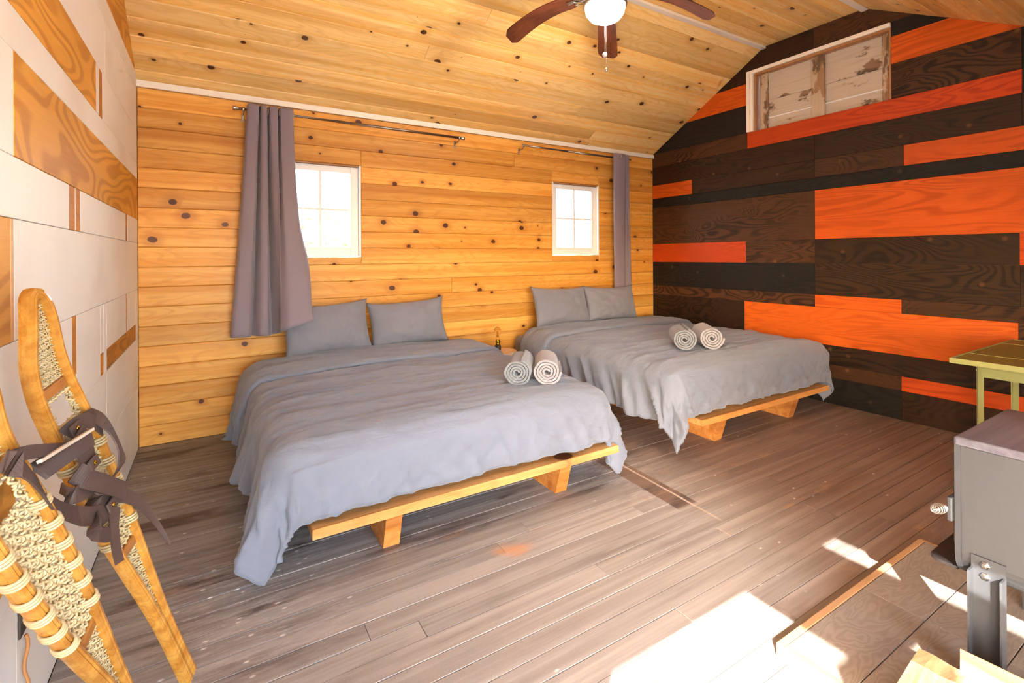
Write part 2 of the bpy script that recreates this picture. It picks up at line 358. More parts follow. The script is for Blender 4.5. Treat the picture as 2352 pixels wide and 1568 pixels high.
def bbox(name, b, mat, parent=None, bev=.004, seg=2):
    """bevelled box, origin at its centre"""
    x0, x1, y0, y1, z0, z1 = b; c = Vector(((x0+x1)/2, (y0+y1)/2, (z0+z1)/2))
    bm = bmesh.new(); bmesh.ops.create_cube(bm, size=1)
    for v in bm.verts: v.co = Vector((v.co.x*(x1-x0), v.co.y*(y1-y0), v.co.z*(z1-z0)))
    if bev: bmesh.ops.bevel(bm, geom=bm.edges[:], offset=bev, segments=seg, affect='EDGES', profile=.5)
    me = bpy.data.meshes.new(name); bm.to_mesh(me); bm.free(); me.materials.append(M[mat])
    o = link(bpy.data.objects.new(name, me), parent); o.location = c
    return o
def lathe(name, prof, mat, parent=None, loc=(0, 0, 0), seg=24, smooth=True, mw=None):
    vs, fs = [], []; n = len(prof)
    for i in range(seg):
        a = 2*PI*i/seg
        for r, z in prof: vs.append((r*math.cos(a), r*math.sin(a), z))
    for i in range(seg):
        j = (i+1) % seg
        for k in range(n-1): fs.append((i*n+k, j*n+k, j*n+k+1, i*n+k+1))
    if prof[0][0] > 1e-6: fs.append(tuple(i*n for i in range(seg-1, -1, -1)))
    if prof[-1][0] > 1e-6: fs.append(tuple(i*n+n-1 for i in range(seg)))
    o = obj(name, vs, fs, mat, parent, smooth)
    bm = bmesh.new(); bm.from_mesh(o.data); bmesh.ops.remove_doubles(bm, verts=bm.verts, dist=1e-6); bmesh.ops.recalc_face_normals(bm, faces=bm.faces); bm.to_mesh(o.data); bm.free()
    if mw is not None: o.matrix_local = mw
    else: o.location = loc
    return o
def catmull(pts, n):
    pts = [Vector(p) for p in pts]; P = [pts[0]*2-pts[1]] + pts + [pts[-1]*2-pts[-2]]; out = []
    m = len(pts)-1
    for k in range(n):
        t = k/(n-1)*m; i = min(int(t), m-1); u = t-i; a, b, c, d = P[i], P[i+1], P[i+2], P[i+3]
        out.append(.5*((2*b)+(c-a)*u+(2*a-5*b+4*c-d)*u*u+(3*b-a-3*c+d)*u**3))
    return out
def sweep(pts, section, closed=False, upv=Vector((0, 0, 1)), scale=None):
    """sweep a 2-D closed section along pts; returns verts, faces"""
    n = len(pts); m = len(section); vs, fs = [], []
    for i, p in enumerate(pts):
        a = pts[i-1] if (i > 0 or closed) else pts[i]; b = pts[(i+1) % n] if (i < n-1 or closed) else pts[i]
        t = (b-a).normalized(); s = t.cross(upv)
        if s.length < 1e-4: s = t.cross(Vector((1, 0, 0)))
        s.normalize(); w = s.cross(t).normalized(); k = scale[i] if scale else 1
        for x, y in section: vs.append(p + s*x*k + w*y*k)
    rng = n if closed else n-1
    for i in range(rng):
        j = (i+1) % n
        for k in range(m): fs.append((i*m+k, i*m+(k+1) % m, j*m+(k+1) % m, j*m+k))
    if not closed: fs += [tuple(range(m-1, -1, -1)), tuple((n-1)*m+k for k in range(m))]
    return vs, fs
def ring(r, n=8, ry=None): return [(r*math.cos(2*PI*k/n), (ry or r)*math.sin(2*PI*k/n)) for k in range(n)]
def tube(name, pts, r, mat, parent=None, n=8, upv=Vector((0, 0, 1)), closed=False, smooth=True):
    vs, fs = sweep([Vector(p) for p in pts], ring(r, n), closed, upv); return fix_normals(obj(name, vs, fs, mat, parent, smooth))
def ribbon(name, pts, w, th, mat, parent, wdir, n=24, taper=1.0):
    """strap: centreline pts, width direction wdir, thickness along the cross direction"""
    P = catmull(pts, n); vs, fs = [], []
    wd = [Vector(wdir)]*n if not isinstance(wdir, list) else catmull(wdir, n)
    for i, p in enumerate(P):
        t = (P[min(i+1, n-1)]-P[max(i-1, 0)]).normalized(); a = (wd[i]-t*wd[i].dot(t)).normalized(); b = t.cross(a)
        k = w/2*(1+(taper-1)*i/(n-1)); h = th/2
        vs += [p+a*k+b*h, p-a*k+b*h, p-a*k-b*h, p+a*k-b*h]
    for i in range(n-1):
        for k in range(4): fs.append((i*4+k, i*4+(k+1) % 4, i*4+4+(k+1) % 4, i*4+4+k))
    fs += [(3, 2, 1, 0), tuple((n-1)*4+k for k in range(4))]
    return fix_normals(obj(name, vs, fs, mat, parent))
def copy_tree(src, parent=None, mw=None):
    c = src.copy(); COL.objects.link(c); c.parent = parent
    if mw is not None: c.matrix_world = mw
    for ch in [o for o in src.children]:
        d = copy_tree(ch, c); d.matrix_parent_inverse = ch.matrix_parent_inverse.copy()
    return c
def structure(o, label=None):
    o['kind'] = 'structure'
    if label: o['label'] = label
    return o

# ================================================================ THE ROOM SHELL
ZE, ZT, YT1, YT2 = 2.44, 3.214, 2.687, 1.857       # eave, flat ceiling, its two edges
YE = 0.47                                          # where the front slope comes down to eave height
# ---- floor: subfloor and single planks along X
PITCH = .0857
fl = structure(boxes('floor', [(XL-.2, XR+.2, YF-.15, YB+.2, -.12, -.022)], 'subfloor'), 'worn brown plank floor of the cabin')
k = 0
y = 1.102 - PITCH*25
while y < YB:
    a, b = max(y, YF), min(y+PITCH, YB)
    if b-a > .01:
        cuts = [XL]
        x = XL + random.uniform(.8, 3.4)
        while x < XR-.5:
            cuts.append(x); x += random.uniform(1.9, 3.6)
        cuts.append(XR)
        for i in range(len(cuts)-1):
            plate('floor_plank', rect(cuts[i]+.0008, cuts[i+1]-.0008, a+.0011, b-.0011), frame((0, 0, random.uniform(-.0016, 0)), (1, 0, 0), (0, 1, 0), (0, 0, 1)), .02, 'floor', fl, .0012)
    y += PITCH
# ---- back wall: backing with two window holes, pine boards
W1 = (.42, 1.043, 1.253, 2.003); W2 = (2.974, 3.602, 1.26, 2.02)
def wall_with_holes(name, u0_, u1_, v0, v1, holes, mk, mat):
    """boxes around rectangular holes; mk(ua,ub,va,vb) -> box"""
    us = sorted({u0_, u1_, *[h[0] for h in holes], *[h[1] for h in holes]}); L = []
    for a, b in zip(us, us[1:]):
        hs_ = sorted([h for h in holes if h[0] <= a+1e-6 and h[1] >= b-1e-6], key=lambda h: h[2]); z = v0
        for h in hs_:
            if h[2] > z: L.append(mk(a, b, z, h[2]))
            z = h[3]
        if z < v1: L.append(mk(a, b, z, v1))
    return boxes(name, L, mat)
wb = structure(wall_with_holes('wall_back', XL-.2, XR+.2, -.12, 2.62, [W1, W2], lambda a, b, c, d: (a, b, YB+.021, YB+.12, c, d), 'siding'), 'back wall of horizontal knotty pine boards')
FB = frame((0, YB, 0), (1, 0, 0), (0, 0, 1), (0, -1, 0))   # x->X, y->Z, normal toward the room
BP = .133
for k in range(19):
    z0, z1 = k*BP, min((k+1)*BP, ZE+.01)
    segs = []
    cuts = [XL+.001]
    x = XL+random.uniform(.9, 4.0)
    if k in (2, 4, 7, 12, 16) and not any(w[0]-.1 < x < w[1]+.1 for w in (W1, W2)): cuts.append(x)
    cuts.append(XR-.001)
    for a, b in zip(cuts, cuts[1:]):
        parts = [(a, b, z0, z1)]
        for w in (W1, W2):
            nxt = []
            for (p, q, c, d) in parts:
                if q <= w[0] or p >= w[1] or d <= w[2] or c >= w[3]: nxt.append((p, q, c, d)); continue
                if p < w[0]: nxt.append((p, w[0], c, d))
                if q > w[1]: nxt.append((w[1], q, c, d))
                pp, qq = max(p, w[0]), min(q, w[1])
                if c < w[2]: nxt.append((pp, qq, c, w[2]))
                if d > w[3]: nxt.append((pp, qq, w[3], d))
            parts = nxt
        for (p, q, c, d) in parts:
            if d-c < .012: continue
            plate('pine_board', rect(p+.0005, q-.0005, c+.0005, d-.0005), FB, .02, 'pine', wb, .004)
# ---- ceiling: back slope, flat, front slope, low front part
def ceil_panel(y0, z0, y1, z1, first, nm, mat='pine_ceiling'):
    L = math.hypot(y1-y0, z1-z0); ey = Vector((0, (y1-y0)/L, (z1-z0)/L)); ex = Vector((1, 0, 0)); en = ex.cross(ey)
    if en.z > 0: ex = -ex; en = ex.cross(ey)
    fr = frame((0, y0, z0), ex, ey, en); s = first; P = .1355
    while s < L:
        a, b = max(s, 0), min(s+P, L)
        if b-a > .01:
            lo, hi = (-XR-.02, -XL+.02) if ex.x < 0 else (XL-.02, XR+.02)
            cuts = [lo]; x = lo+random.uniform(.7, 4.0)
            if random.random() < .45: cuts.append(x)
            cuts.append(hi)
            for i in range(len(cuts)-1): plate('ceiling_board', rect(cuts[i]+.0005, cuts[i+1]-.0005, a+.0004, b-.0004), fr, .018, mat, CEIL, .004)
        s += P
prof = [(YF-.15, ZE), (YE, ZE), (YT2, ZT), (YT1, ZT), (YB+.12, ZE-.0675)]
vs, fs = [], []
for (yy, zz) in prof:
    for dz in (.03, .13):
        vs += [(XL-.2, yy, zz+dz), (XR+.2, yy, zz+dz)]
for i in range(len(prof)-1):
    a = i*4; b = a+4
    fs += [(a, a+1, b+1, b), (a+2, b+2, b+3, a+3), (a, b, b+2, a+2), (a+1, a+3, b+3, b+1)]
fs += [(0, 2, 3, 1), (16, 17, 19, 18)]
CEIL = structure(fix_normals(obj('ceiling', vs, fs, 'siding')), 'vaulted ceiling of honey coloured knotty pine boards')
SL = math.hypot(YB-YT1, ZT-ZE)
ceil_panel(YB, ZE, YT1, ZT, .089-.1355, 'slope')
ceil_panel(YT1, ZT, YT2, ZT, 0, 'flat')
ceil_panel(YT2, ZT, YE, ZE, 0, 'front')
ceil_panel(YE, ZE, YF, ZE, 0, 'low')
# ---- white trims
t1 = bbox('trim_1', (XL, XR, YB-.022, YB, 2.394, 2.437), 'white_trim', None, .002); structure(t1, 'white strip along the top of the pine back wall')
t2 = bbox('trim_2', (XL, XR-.002, YT1-.02, YT1+.028, ZT-.024, ZT-.002), 'white_trim', None, .002); structure(t2, 'white strip along the near edge of the sloped ceiling')
t3 = bbox('trim_3', (XL, XR-.002, YT2-.028, YT2+.02, ZT-.024, ZT-.002), 'white_trim', None, .002); structure(t3, 'white strip along the front edge of the flat ceiling')
# ---- side wall outlines (y,z) with the ceiling profile
def under_ceiling(poly):
    for (a, b) in (((YB, ZE), (YT1, ZT)), ((YT2, ZT), (YE, ZE))):
        nx, ny = -(b[1]-a[1]), (b[0]-a[0])
        if ny < 0: nx, ny = -nx, -ny
        if poly: poly = clip(poly, nx, ny, nx*a[0]+ny*a[1])
    if poly: poly = clip(poly, 0, 1, ZT)
    return poly
def low_front(poly):                                 # front low part has a flat ceiling at eave height
    return poly
RW = (1.678, 2.866, 2.442, 3.03)                     # shuttered opening in the right wall
def side_wall(name, x0, x1, holes, label):
    pts = [(YO, -.12), (YB+.12, -.12), (YB+.12, ZE), (YT1, ZT+.02), (YT2, ZT+.02), (YE, ZE+.02), (YO, ZE+.02)]
    if not holes:
        n = len(pts); vs = [(x0, p[0], p[1]) for p in pts]+[(x1, p[0], p[1]) for p in pts]
        fs = [tuple(range(n)), tuple(range(2*n-1, n-1, -1))]+[(i, i+n, (i+1) % n+n, (i+1) % n) for i in range(n)]
        return structure(fix_normals(obj(name, vs, fs, 'siding')), label)
    h = holes[0]; vs, fs = [], []
    cells = [(YF-.15, h[0], -.12, 4), (h[1], YB+.12, -.12, 4), (h[0], h[1], -.12, h[2]), (h[0], h[1], h[3], 4)]
    for (a, b, c, d) in cells:
        poly = rect(a, b, c, d)
        outs = [poly]
        q = rect(a, b, c, d)
        # clip to the gable outline (convex part) ; the low front piece is convex as well
        for i, (p1, p2) in enumerate((((YB, ZE+.02), (YT1, ZT+.02)), ((YT2, ZT+.02), (YE, ZE+.02)))):
            nx, ny = -(p2[1]-p1[1]), (p2[0]-p1[0])
            if ny < 0: nx, ny = -nx, -ny
            if q: q = clip(q, nx, ny, nx*p1[0]+ny*p1[1])
        if q: q = clip(q, 0, 1, ZT+.02)
        if a < YE:                                   # split: gable part right of YE, low part left of YE
            q = clip(q, -1, 0, -YE) if q else None
            low = rect(a, YE, c, ZE+.02)
            polys = [p for p in (q, low) if p]
        else: polys = [q] if q else []
        for p in polys:
            s = len(vs); n = len(p); vs += [(x0, u, v) for u, v in p]+[(x1, u, v) for u, v in p]
            fs += [tuple(s+i for i in range(n)), tuple(s+i for i in range(2*n-1, n-1, -1))]+[(s+i, s+i+n, s+(i+1) % n+n, s+(i+1) % n) for i in range(n)]
    return structure(fix_normals(obj(name, vs, fs, 'siding')), label)
wr_ = side_wall('wall_right', XR+.013, XR+.12, [RW], 'right wall of dark and red orange stained plywood strips')
wl_ = side_wall('wall_left', XL-.12, XL-.013, None, 'left wall of white painted and honey plywood strips')
FR = frame((XR, 0, 0), (0, -1, 0), (0, 0, 1), (-1, 0, 0))        # local x = -Y
FL = frame((XL, 0, 0), (0, 1, 0), (0, 0, 1), (1, 0, 0))          # local x = +Y
def rpanel(ya, yb, z0, z1, mat, proud=0.0):
    """panel on the right wall between y=ya (far) and y=yb (near)"""
    p = under_ceiling(rect(yb, ya, z0, z1)) if ya > YE else rect(yb, ya, z0, min(z1, ZE))
    if yb < YE < ya:
        q = under_ceiling(rect(YE, ya, z0, z1)); rpanel(YE, yb, z0, min(z1, ZE), mat, proud) if z0 < ZE else None; p = q
    if not p: return
    e = .0006; p = [(-u, v) for u, v in p][::-1]; p = inset(p, e); p = [(q.x, q.y) for q in p]
    fr = FR @ Matrix.Translation((0, 0, proud))
    plate('plywood_panel', p, fr, .013+proud, mat, wr_, .0012)
Yn = YF
J = [3.511, 2.885, 2.242, 1.615, .98]
D_, B_, K_, R_ = 'dark_ply', 'brown_ply', 'black_ply', 'red_ply'
rows = [
 (0, .22, [(YB, 2.885, K_), (2.885, 1.62, K_), (1.62, .36, D_), (.36, Yn, D_)]),
 (.22, .33, [(YB, 2.885, B_), (2.885, 1.624, B_), (1.624, .36, R_), (.36, Yn, D_)]),
 (.33, .49, [(YB, 2.242, D_), (2.242, .98, D_), (.98, Yn, D_)]),
 (.49, .805, [(YB, 2.902, D_), (2.902, .992, R_), (.992, Yn, B_)]),
 (.805, .91, [(YB, 2.245, B_), (2.245, 1.621, R_), (1.621, .3, B_), (.3, Yn, R_)]),
 (.91, 1.18, [(YB, 2.242, K_), (2.242, .98, D_), (.98, Yn, D_)]),
 (1.18, 1.388, [(YB, 2.886, R_), (2.886, 2.242, B_), (2.242, .984, D_), (.984, Yn, R_)]),
 (1.388, 1.81, [(YB, 2.24, B_), (2.24, .3, R_), (.3, Yn, D_)]),
 (1.81, 1.92, [(YB, 2.874, K_), (2.874, .9, K_), (.9, Yn, K_)]),
 (1.92, 2.075, [(YB, 3.511, R_), (3.511, 2.242, D_), (2.242, 1.603, B_), (1.603, .3, R_), (.3, Yn, B_)]),
 (2.075, 2.287, [(YB, 2.242, D_), (2.242, .97, D_), (.97, Yn, D_)]),
 (2.287, 2.442, [(YB, 2.863, B_), (2.863, .968, R_), (.968, Yn, K_)]),
 (2.442, 2.71, [(YB, 2.866, K_), (1.678, .968, B_), (.968, YE, K_)]),
 (2.71, 2.92, [(YB, 2.866, R_), (1.678, YE, R_)]),
 (2.92, 3.03, [(YB, 2.866, D_), (1.678, YE, K_)]),
 (3.03, 3.214, [(YB, 2.242, D_), (2.242, YE, B_)])]
for z0, z1, cells in rows:
    for a, b, m in cells: rpanel(a, b, z0, z1, m, random.choice((0, 0, .0015)))
def lpanel(ya, yb, z0, z1, mat, proud=0.0, th=None):
    p = rect(ya, yb, z0, z1)
    p = under_ceiling(p) if ya >= YE else (rect(ya, yb, z0, min(z1, ZE)) if z0 < ZE else None)
    if not p: return
    p = [(q.x, q.y) for q in inset(p, .0008)]
    plate('plywood_panel', p, FL @ Matrix.Translation((0, 0, proud)), .013+proud if th is None else th, mat, wl_, .0014)
Yn = YO
Wt, H_, S_, T_ = 'white_ply', 'honey_ply', 'honey_strip', 'tan_strip'
lrows = [
 (0, .42, [(Yn, .4, Wt), (.4, 1.69, Wt), (1.69, 2.93, Wt), (2.93, YB, Wt)]),
 (.42, .47, [(Yn, 1.69, Wt), (1.69, YB, Wt)]), (.47, .73, [(Yn, .4, Wt), (.4, 1.69, H_), (1.69, 2.93, Wt), (2.93, YB, Wt)]),
 (.73, 1.05, [(Yn, .9, H_), (.9, 2.282, Wt), (2.282, 2.347, S_), (2.347, 3.545, Wt), (3.545, 3.575, S_), (3.575, YB, Wt)]),
 (1.05, 1.357, [(Yn, .4, Wt), (.4, 1.668, H_), (1.668, 1.692, T_), (1.692, YB, Wt)]),
 (1.357, 1.513, [(Yn, .6, Wt), (.6, 2.243, Wt), (2.243, 2.334, S_), (2.334, 2.344, Wt), (2.344, 2.415, S_), (2.415, 3.547, Wt), (3.547, 3.605, S_), (3.605, YB, Wt)]),
 (1.513, 1.78, [(Yn, .4, H_), (.4, 1.695, Wt), (1.695, YB, H_)]),
 (1.78, 1.888, [(Yn, .8, Wt), (.8, YB, Wt)]),
 (1.888, 2.10, [(Yn, .4, Wt), (.4, 2.72, H_), (2.72, 2.785, Wt), (2.785, 2.862, S_), (2.862, YB, Wt)]),
 (2.10, 2.37, [(Yn, .47, Wt), (.47, 2.93, Wt), (2.93, YB, Wt)]),
 (2.37, 2.477, [(Yn, .47, S_), (.47, 2.73, Wt), (2.73, YB, Wt)]),
 (2.477, 3.214, [(.47, 2.3, H_), (2.3, YB, H_)])]
for z0, z1, cells in lrows:
    for a, b, m in cells:
        if z0 == .73 and m == S_ and a < 2.3:
            lpanel(a, b, .837, z1, m); lpanel(a, b, z0, .837, Wt); continue
        if z0 == .73 and a == 2.347:                 # white field with three bare patches let into it
            lpanel(2.347, 2.787, z0, z1, Wt); lpanel(2.787, 2.862, .733, .833, S_); lpanel(2.787, 2.862, .833, z1, Wt)
            lpanel(2.862, 2.94, z0, z1, Wt); lpanel(2.94, 3.545, .735, .831, S_); lpanel(2.94, 3.545, .831, z1, Wt); continue
        if z0 == .73 and a == 3.575:
            lpanel(3.545, 3.95, .735, .831, S_); lpanel(3.95, YB, z0, z1, Wt); lpanel(3.575, 3.95, .831, z1, Wt); continue
        if z0 == .73 and a == 3.545: lpanel(a, b, .831, z1, m); continue
        lpanel(a, b, z0, z1, m, random.choice((0, 0, .001)))
# ---- front wall (behind the camera): solid on the right, invented open corner on the left with unseen sun-shaping boards
wf = structure(boxes('wall_front', [(XO, XR+.2, YF-.12, YF, -.12, ZE+.13)], 'white_ply'), 'white front wall beside the invented open corner')
structure(boxes('sun_blocker_1', [(-2.4, XO, YF-.12, YF, 2.0, 4.4)], 'jamb'), 'added unseen beam that cuts the far edge of the sun patch')  # beam added out of view to end the sun patch on the floor
structure(boxes('sun_blocker_2', [(XL-.03, XL, -3.2, YO, 2.095, 4.4)], 'jamb'), 'added unseen upper board that bounds the sun strip')  # added out of view; its lower edge bounds the narrow sun strip
def sun_slot_board(polys):
    vs, fs = [], []
    for p in polys:
        b = len(vs); n = len(p); vs += [(XL-.03, y, z) for y, z in p]+[(XL, y, z) for y, z in p]
        fs += [tuple(b+q for q in range(n)), tuple(b+q for q in range(2*n-1, n-1, -1))]+[(b+q, b+q+n, b+(q+1) % n+n, b+(q+1) % n) for q in range(n)]
    return fix_normals(obj('sun_blocker_3', vs, fs, 'jamb'))
structure(sun_slot_board([[(-3.2, 1.605), (YO, 1.605), (YO, 1.655), (-3.2, 1.655)], [(-3.2, 1.78), (YO, 1.78), (YO, 1.995), (-3.2, 1.995)],
  [(-3.2, 1.655), (-1.32, 1.655), (-1.455, 1.78), (-3.2, 1.78)], [(-1.15, 1.655), (YO, 1.655), (YO, 1.78), (-1.285, 1.78)]]), 'added unseen lower board that shapes the sun on floor and log')  # unseen board added; edges shape the sun patches, slanted hole lights the log
structure(boxes('added_post', [(XL-.1, XL, YF-.12, YF, -.12, 1.605)], 'jamb'), 'added unseen post below the sun-shaping boards')  # unseen post added along with the invented open corner
# ---- windows in the back wall
def window(name, w, muntin_x, label):
    r = structure(empty(name, ((w[0]+w[1])/2, YB, w[2])), label); 
    def part(n, b, m='window_white', bev=.003):
        o = bbox(n, b, m, None, bev); o.parent = r; o.matrix_parent_inverse = r.matrix_world.inverted(); return o
    x0, x1, z0, z1 = w; g = .0015
    y0, y1 = YB-.004, YB+.115
    part('casing', (x0+g, x0+.016, y0, y1, z0+g, z1-g)); part('casing', (x1-.016, x1-g, y0, y1, z0+g, z1-g))
    part('casing', (x0+.016, x1-.016, y0+.002, y1, z1-.012, z1-g), 'jamb'); part('sill', (x0+.016, x1-.016, y0+.002, y1, z0+g, z0+.012))
    a, b, c, d = x0+.018, x1-.018, z0+.014, z1-.014; s0, s1 = YB+.03, YB+.062
    sw = .062
    part('stile', (a, a+sw, s0, s1, c, d)); part('stile', (b-sw, b, s0, s1, c, d))
    part('rail', (a+sw, b-sw, s0+.001, s1-.001, c, c+.07)); part('rail', (a+sw, b-sw, s0+.001, s1-.001, d-.05, d))
    zm = (c+.07+d-.05)/2; mx = (a+b)/2
    part('muntin', (mx-.011, mx+.011, s0+.004, s1-.004, c+.07, d-.05)); part('muntin', (a+sw, mx-.011, s0+.006, s1-.006, zm-.009, zm+.009)); part('muntin', (mx+.011, b-sw, s0+.006, s1-.006, zm-.009, zm+.009))
    for (p, q) in ((a+sw, mx-.011), (mx+.011, b-sw)):
        for (e, f) in ((c+.07, zm-.009), (zm+.009, d-.05)):
            part('pane', (p, q, s0+.014, s0+.018, e, f), 'glass', 0)
    tube('latch_wire', [(mx+.02, s0-.004, d+.002), (mx+.03, s0-.006, d-.045)], .003, 'dark_steel', None, 6).parent = r
    r.children[-1].matrix_parent_inverse = r.matrix_world.inverted()
    tube('latch_wire', [(mx+.03, s0-.004, c+.062), (mx+.03, s0-.006, c+.004)], .003, 'dark_steel', None, 6).parent = r
    r.children[-1].matrix_parent_inverse = r.matrix_world.inverted()
    return r
window('window_1', W1, None, 'small white four pane window beside the mauve curtain')
window('window_2', W2, None, 'small white four pane window above the far bed')
# ---- shuttered opening high in the right wall
r = structure(empty('window_3', (XR, (RW[0]+RW[1])/2, RW[2])), 'boarded opening with peeling white boards high in the dark wall')
def rpart(n, b, m, bev=.002):
    o = bbox(n, b, m, None, bev); o.parent = r; o.matrix_parent_inverse = r.matrix_world.inverted(); return o
ya, yb, za, zb = RW
rpart('frame_strip', (XR-.012, XR+.012, yb-.034, yb-.001, za+.001, zb-.001), 'white_trim'); rpart('frame_strip', (XR-.008, XR+.05, yb-.066, yb-.035, za+.001, zb-.034), 'white_trim')
rpart('frame_strip', (XR-.012, XR+.05, ya+.002, yb-.035, zb-.033, zb-.001), 'white_trim')
rpart('jamb', (XR+.002, XR+.11, ya+.001, ya+.016, za+.001, zb-.034), 'jamb'); rpart('jamb', (XR+.012, XR+.11, yb-.086, yb-.067, za+.001, zb-.034), 'jamb'); rpart('jamb', (XR+.006, XR+.11, ya+.017, yb-.087, zb-.054, zb-.034), 'jamb')
for (p, q) in ((1.70, 2.227), (2.228, 2.775)):
    zz = [za+.004, 2.553, 2.717, zb-.056]
    for i in range(3):
        gap = .0035 if i == 1 else .0012
        o = plate('shutter_board', rect(-q+.001, -p-.001, zz[i]+gap, zz[i+1]-.001), FR @ Matrix.Translation((0, 0, -.062)), .02, 'shutter', r, .002)
for (p, q, e) in ((2.681, 2.754, -.042), (2.175, 2.28, -.036), (1.69, 1.752, -.042)):
    o = plate('batten', [(za+.002, p), (zb-.056, p), (zb-.056, q), (za+.002, q)], frame((XR-e, 0, 0), (0, 0, 1), (0, 1, 0), (-1, 0, 0)), .018, 'batten', r, .002)
def adopt(o, root):
    o.parent = root; o.matrix_parent_inverse = root.matrix_world.inverted(); return o
# ================================================================ HEARTH AND STOVE (largest near things)
HX0, HX1, HY0, HY1, HZ = 1.495, 2.565, -.55, .877, .045
h = structure(empty('hearth', (HX0, HY0, 0)), 'low hearth platform of wood look tiles with a tan edge')
adopt(boxes('base', [(HX0+.02, HX1-.005, HY0, HY1-.02, 0, HZ-.008)], 'grout'), h)
adopt(bbox('edge_trim', (HX0, HX1-.012, HY1-.022, HY1, .001, HZ+.001), 'hearth_trim', None, .002), h)
adopt(bbox('edge_trim', (HX0, HX0+.022, HY0, HY1-.0225, .001, HZ+.001), 'hearth_trim', None, .002), h)
adopt(bbox('edge_trim', (HX1-.012, HX1, HY0, HY1, .001, HZ), 'hearth_trim', None, .002), h)
ys = [HY0, HY0+.02, .07, .27, .47, .67, .854]; ys = [-.53, -.33, -.13, .07, .27, .47, .67, .854]
for i in range(len(ys)-1):
    off = 2.005 if i % 2 == 0 else (2.005 if i in (5, 6) else 1.75)
    xs = [HX0+.023, off, HX1-.013]
    for a, b in zip(xs, xs[1:]):
        plate('hearth_tile', rect(a+.0015, b-.0015, ys[i]+.0015, ys[i+1]-.0015), frame((0, 0, HZ), (1, 0, 0), (0, 1, 0), (0, 0, 1)), .008, 'tile', h, .001)
# stove: body with curved lower edge, top plate, door face, ash lip, four legs, flue
SX0, SX1, SY0, SY1 = 1.875, 2.345, .015, .54
st = tag(empty('wood_stove', ((SX0+SX1)/2, (SY0+SY1)/2, HZ)), 'grey steel wood stove on channel legs at the right edge', 'stove')
# body: profile in x-z swept along y (rounded bottom corners)
def stove_body():
    prof = [(SX0, .69)]
    for a in range(0, 7): t = a/6*PI/2; prof.append((SX0+.06-.06*math.cos(t), .372-.06*math.sin(t)))
    for a in range(0, 7): t = a/6*PI/2; prof.append((SX1-.06+.06*math.sin(t), .312+.06-.06*math.cos(t)))
    prof.append((SX1, .69)); n = len(prof)
    vs = [(p[0], SY0, p[1]) for p in prof]+[(p[0], SY1, p[1]) for p in prof]
    fs = [tuple(range(n)), tuple(range(2*n-1, n-1, -1))]+[(i, (i+1) % n, (i+1) % n+n, i+n) for i in range(n)]
    return fix_normals(obj('body', vs, fs, 'stove'))
adopt(stove_body(), st)
def front_plate():
    prof = [(SX0-.006, .702)]
    for a in range(0, 9): t = a/8*PI/2; prof.append((SX0-.006+.075-.075*math.cos(t), .377-.075*math.sin(t)))
    for a in range(0, 9): t = a/8*PI/2; prof.append((SX1+.006-.075+.075*math.sin(t), .302+.075-.075*math.cos(t)))
    prof.append((SX1+.006, .702)); n = len(prof)
    vs = [(p[0], SY1+.0005, p[1]) for p in prof]+[(p[0], SY1+.014, p[1]) for p in prof]
    fs = [tuple(range(n)), tuple(range(2*n-1, n-1, -1))]+[(i, (i+1) % n, (i+1) % n+n, i+n) for i in range(n)]
    return fix_normals(obj('front_plate', vs, fs, 'stove'))
adopt(front_plate(), st)
adopt(bbox('top_plate', (SX0-.008, SX1+.008, SY0-.01, SY1+.016, .691, .717), 'stove_top', None, .007, 3), st)
dr = adopt(bbox('door', (SX0+.05, SX1-.05, SY1+.015, SY1+.035, .37, .66), 'stove', None, .008), st)
lat = adopt(bbox('latch', (SX0-.02, SX0+.045, SY1+.016, SY1+.028, .465, .535), 'stove', None, .003), st)
# spring handle pointing left from the latch
hp = [(SX0-.012, SY1+.03, .452), (SX0-.03, SY1+.032, .455)]
adopt(tube('handle_rod', [(SX0-.005, SY1+.03, .50), (SX0-.05, SY1+.032, .506), (SX0-.10, SY1+.034, .516)], .0035, 'nickel', None, 8), st)
cp = []
for i in range(240):
    t = i/239; a = t*2*PI*8; rr = .004+.010*math.sin(PI*min(1, t*1.0))**.8
    p = Vector((SX0-.018-.085*t, SY1+.031+.003*t, .502+.014*t)); cp.append(p+Vector((0, rr*math.cos(a), rr*math.sin(a))))
adopt(tube('spring_grip', cp, .0017, 'nickel', None, 5, Vector((1, 0, 0))), st)
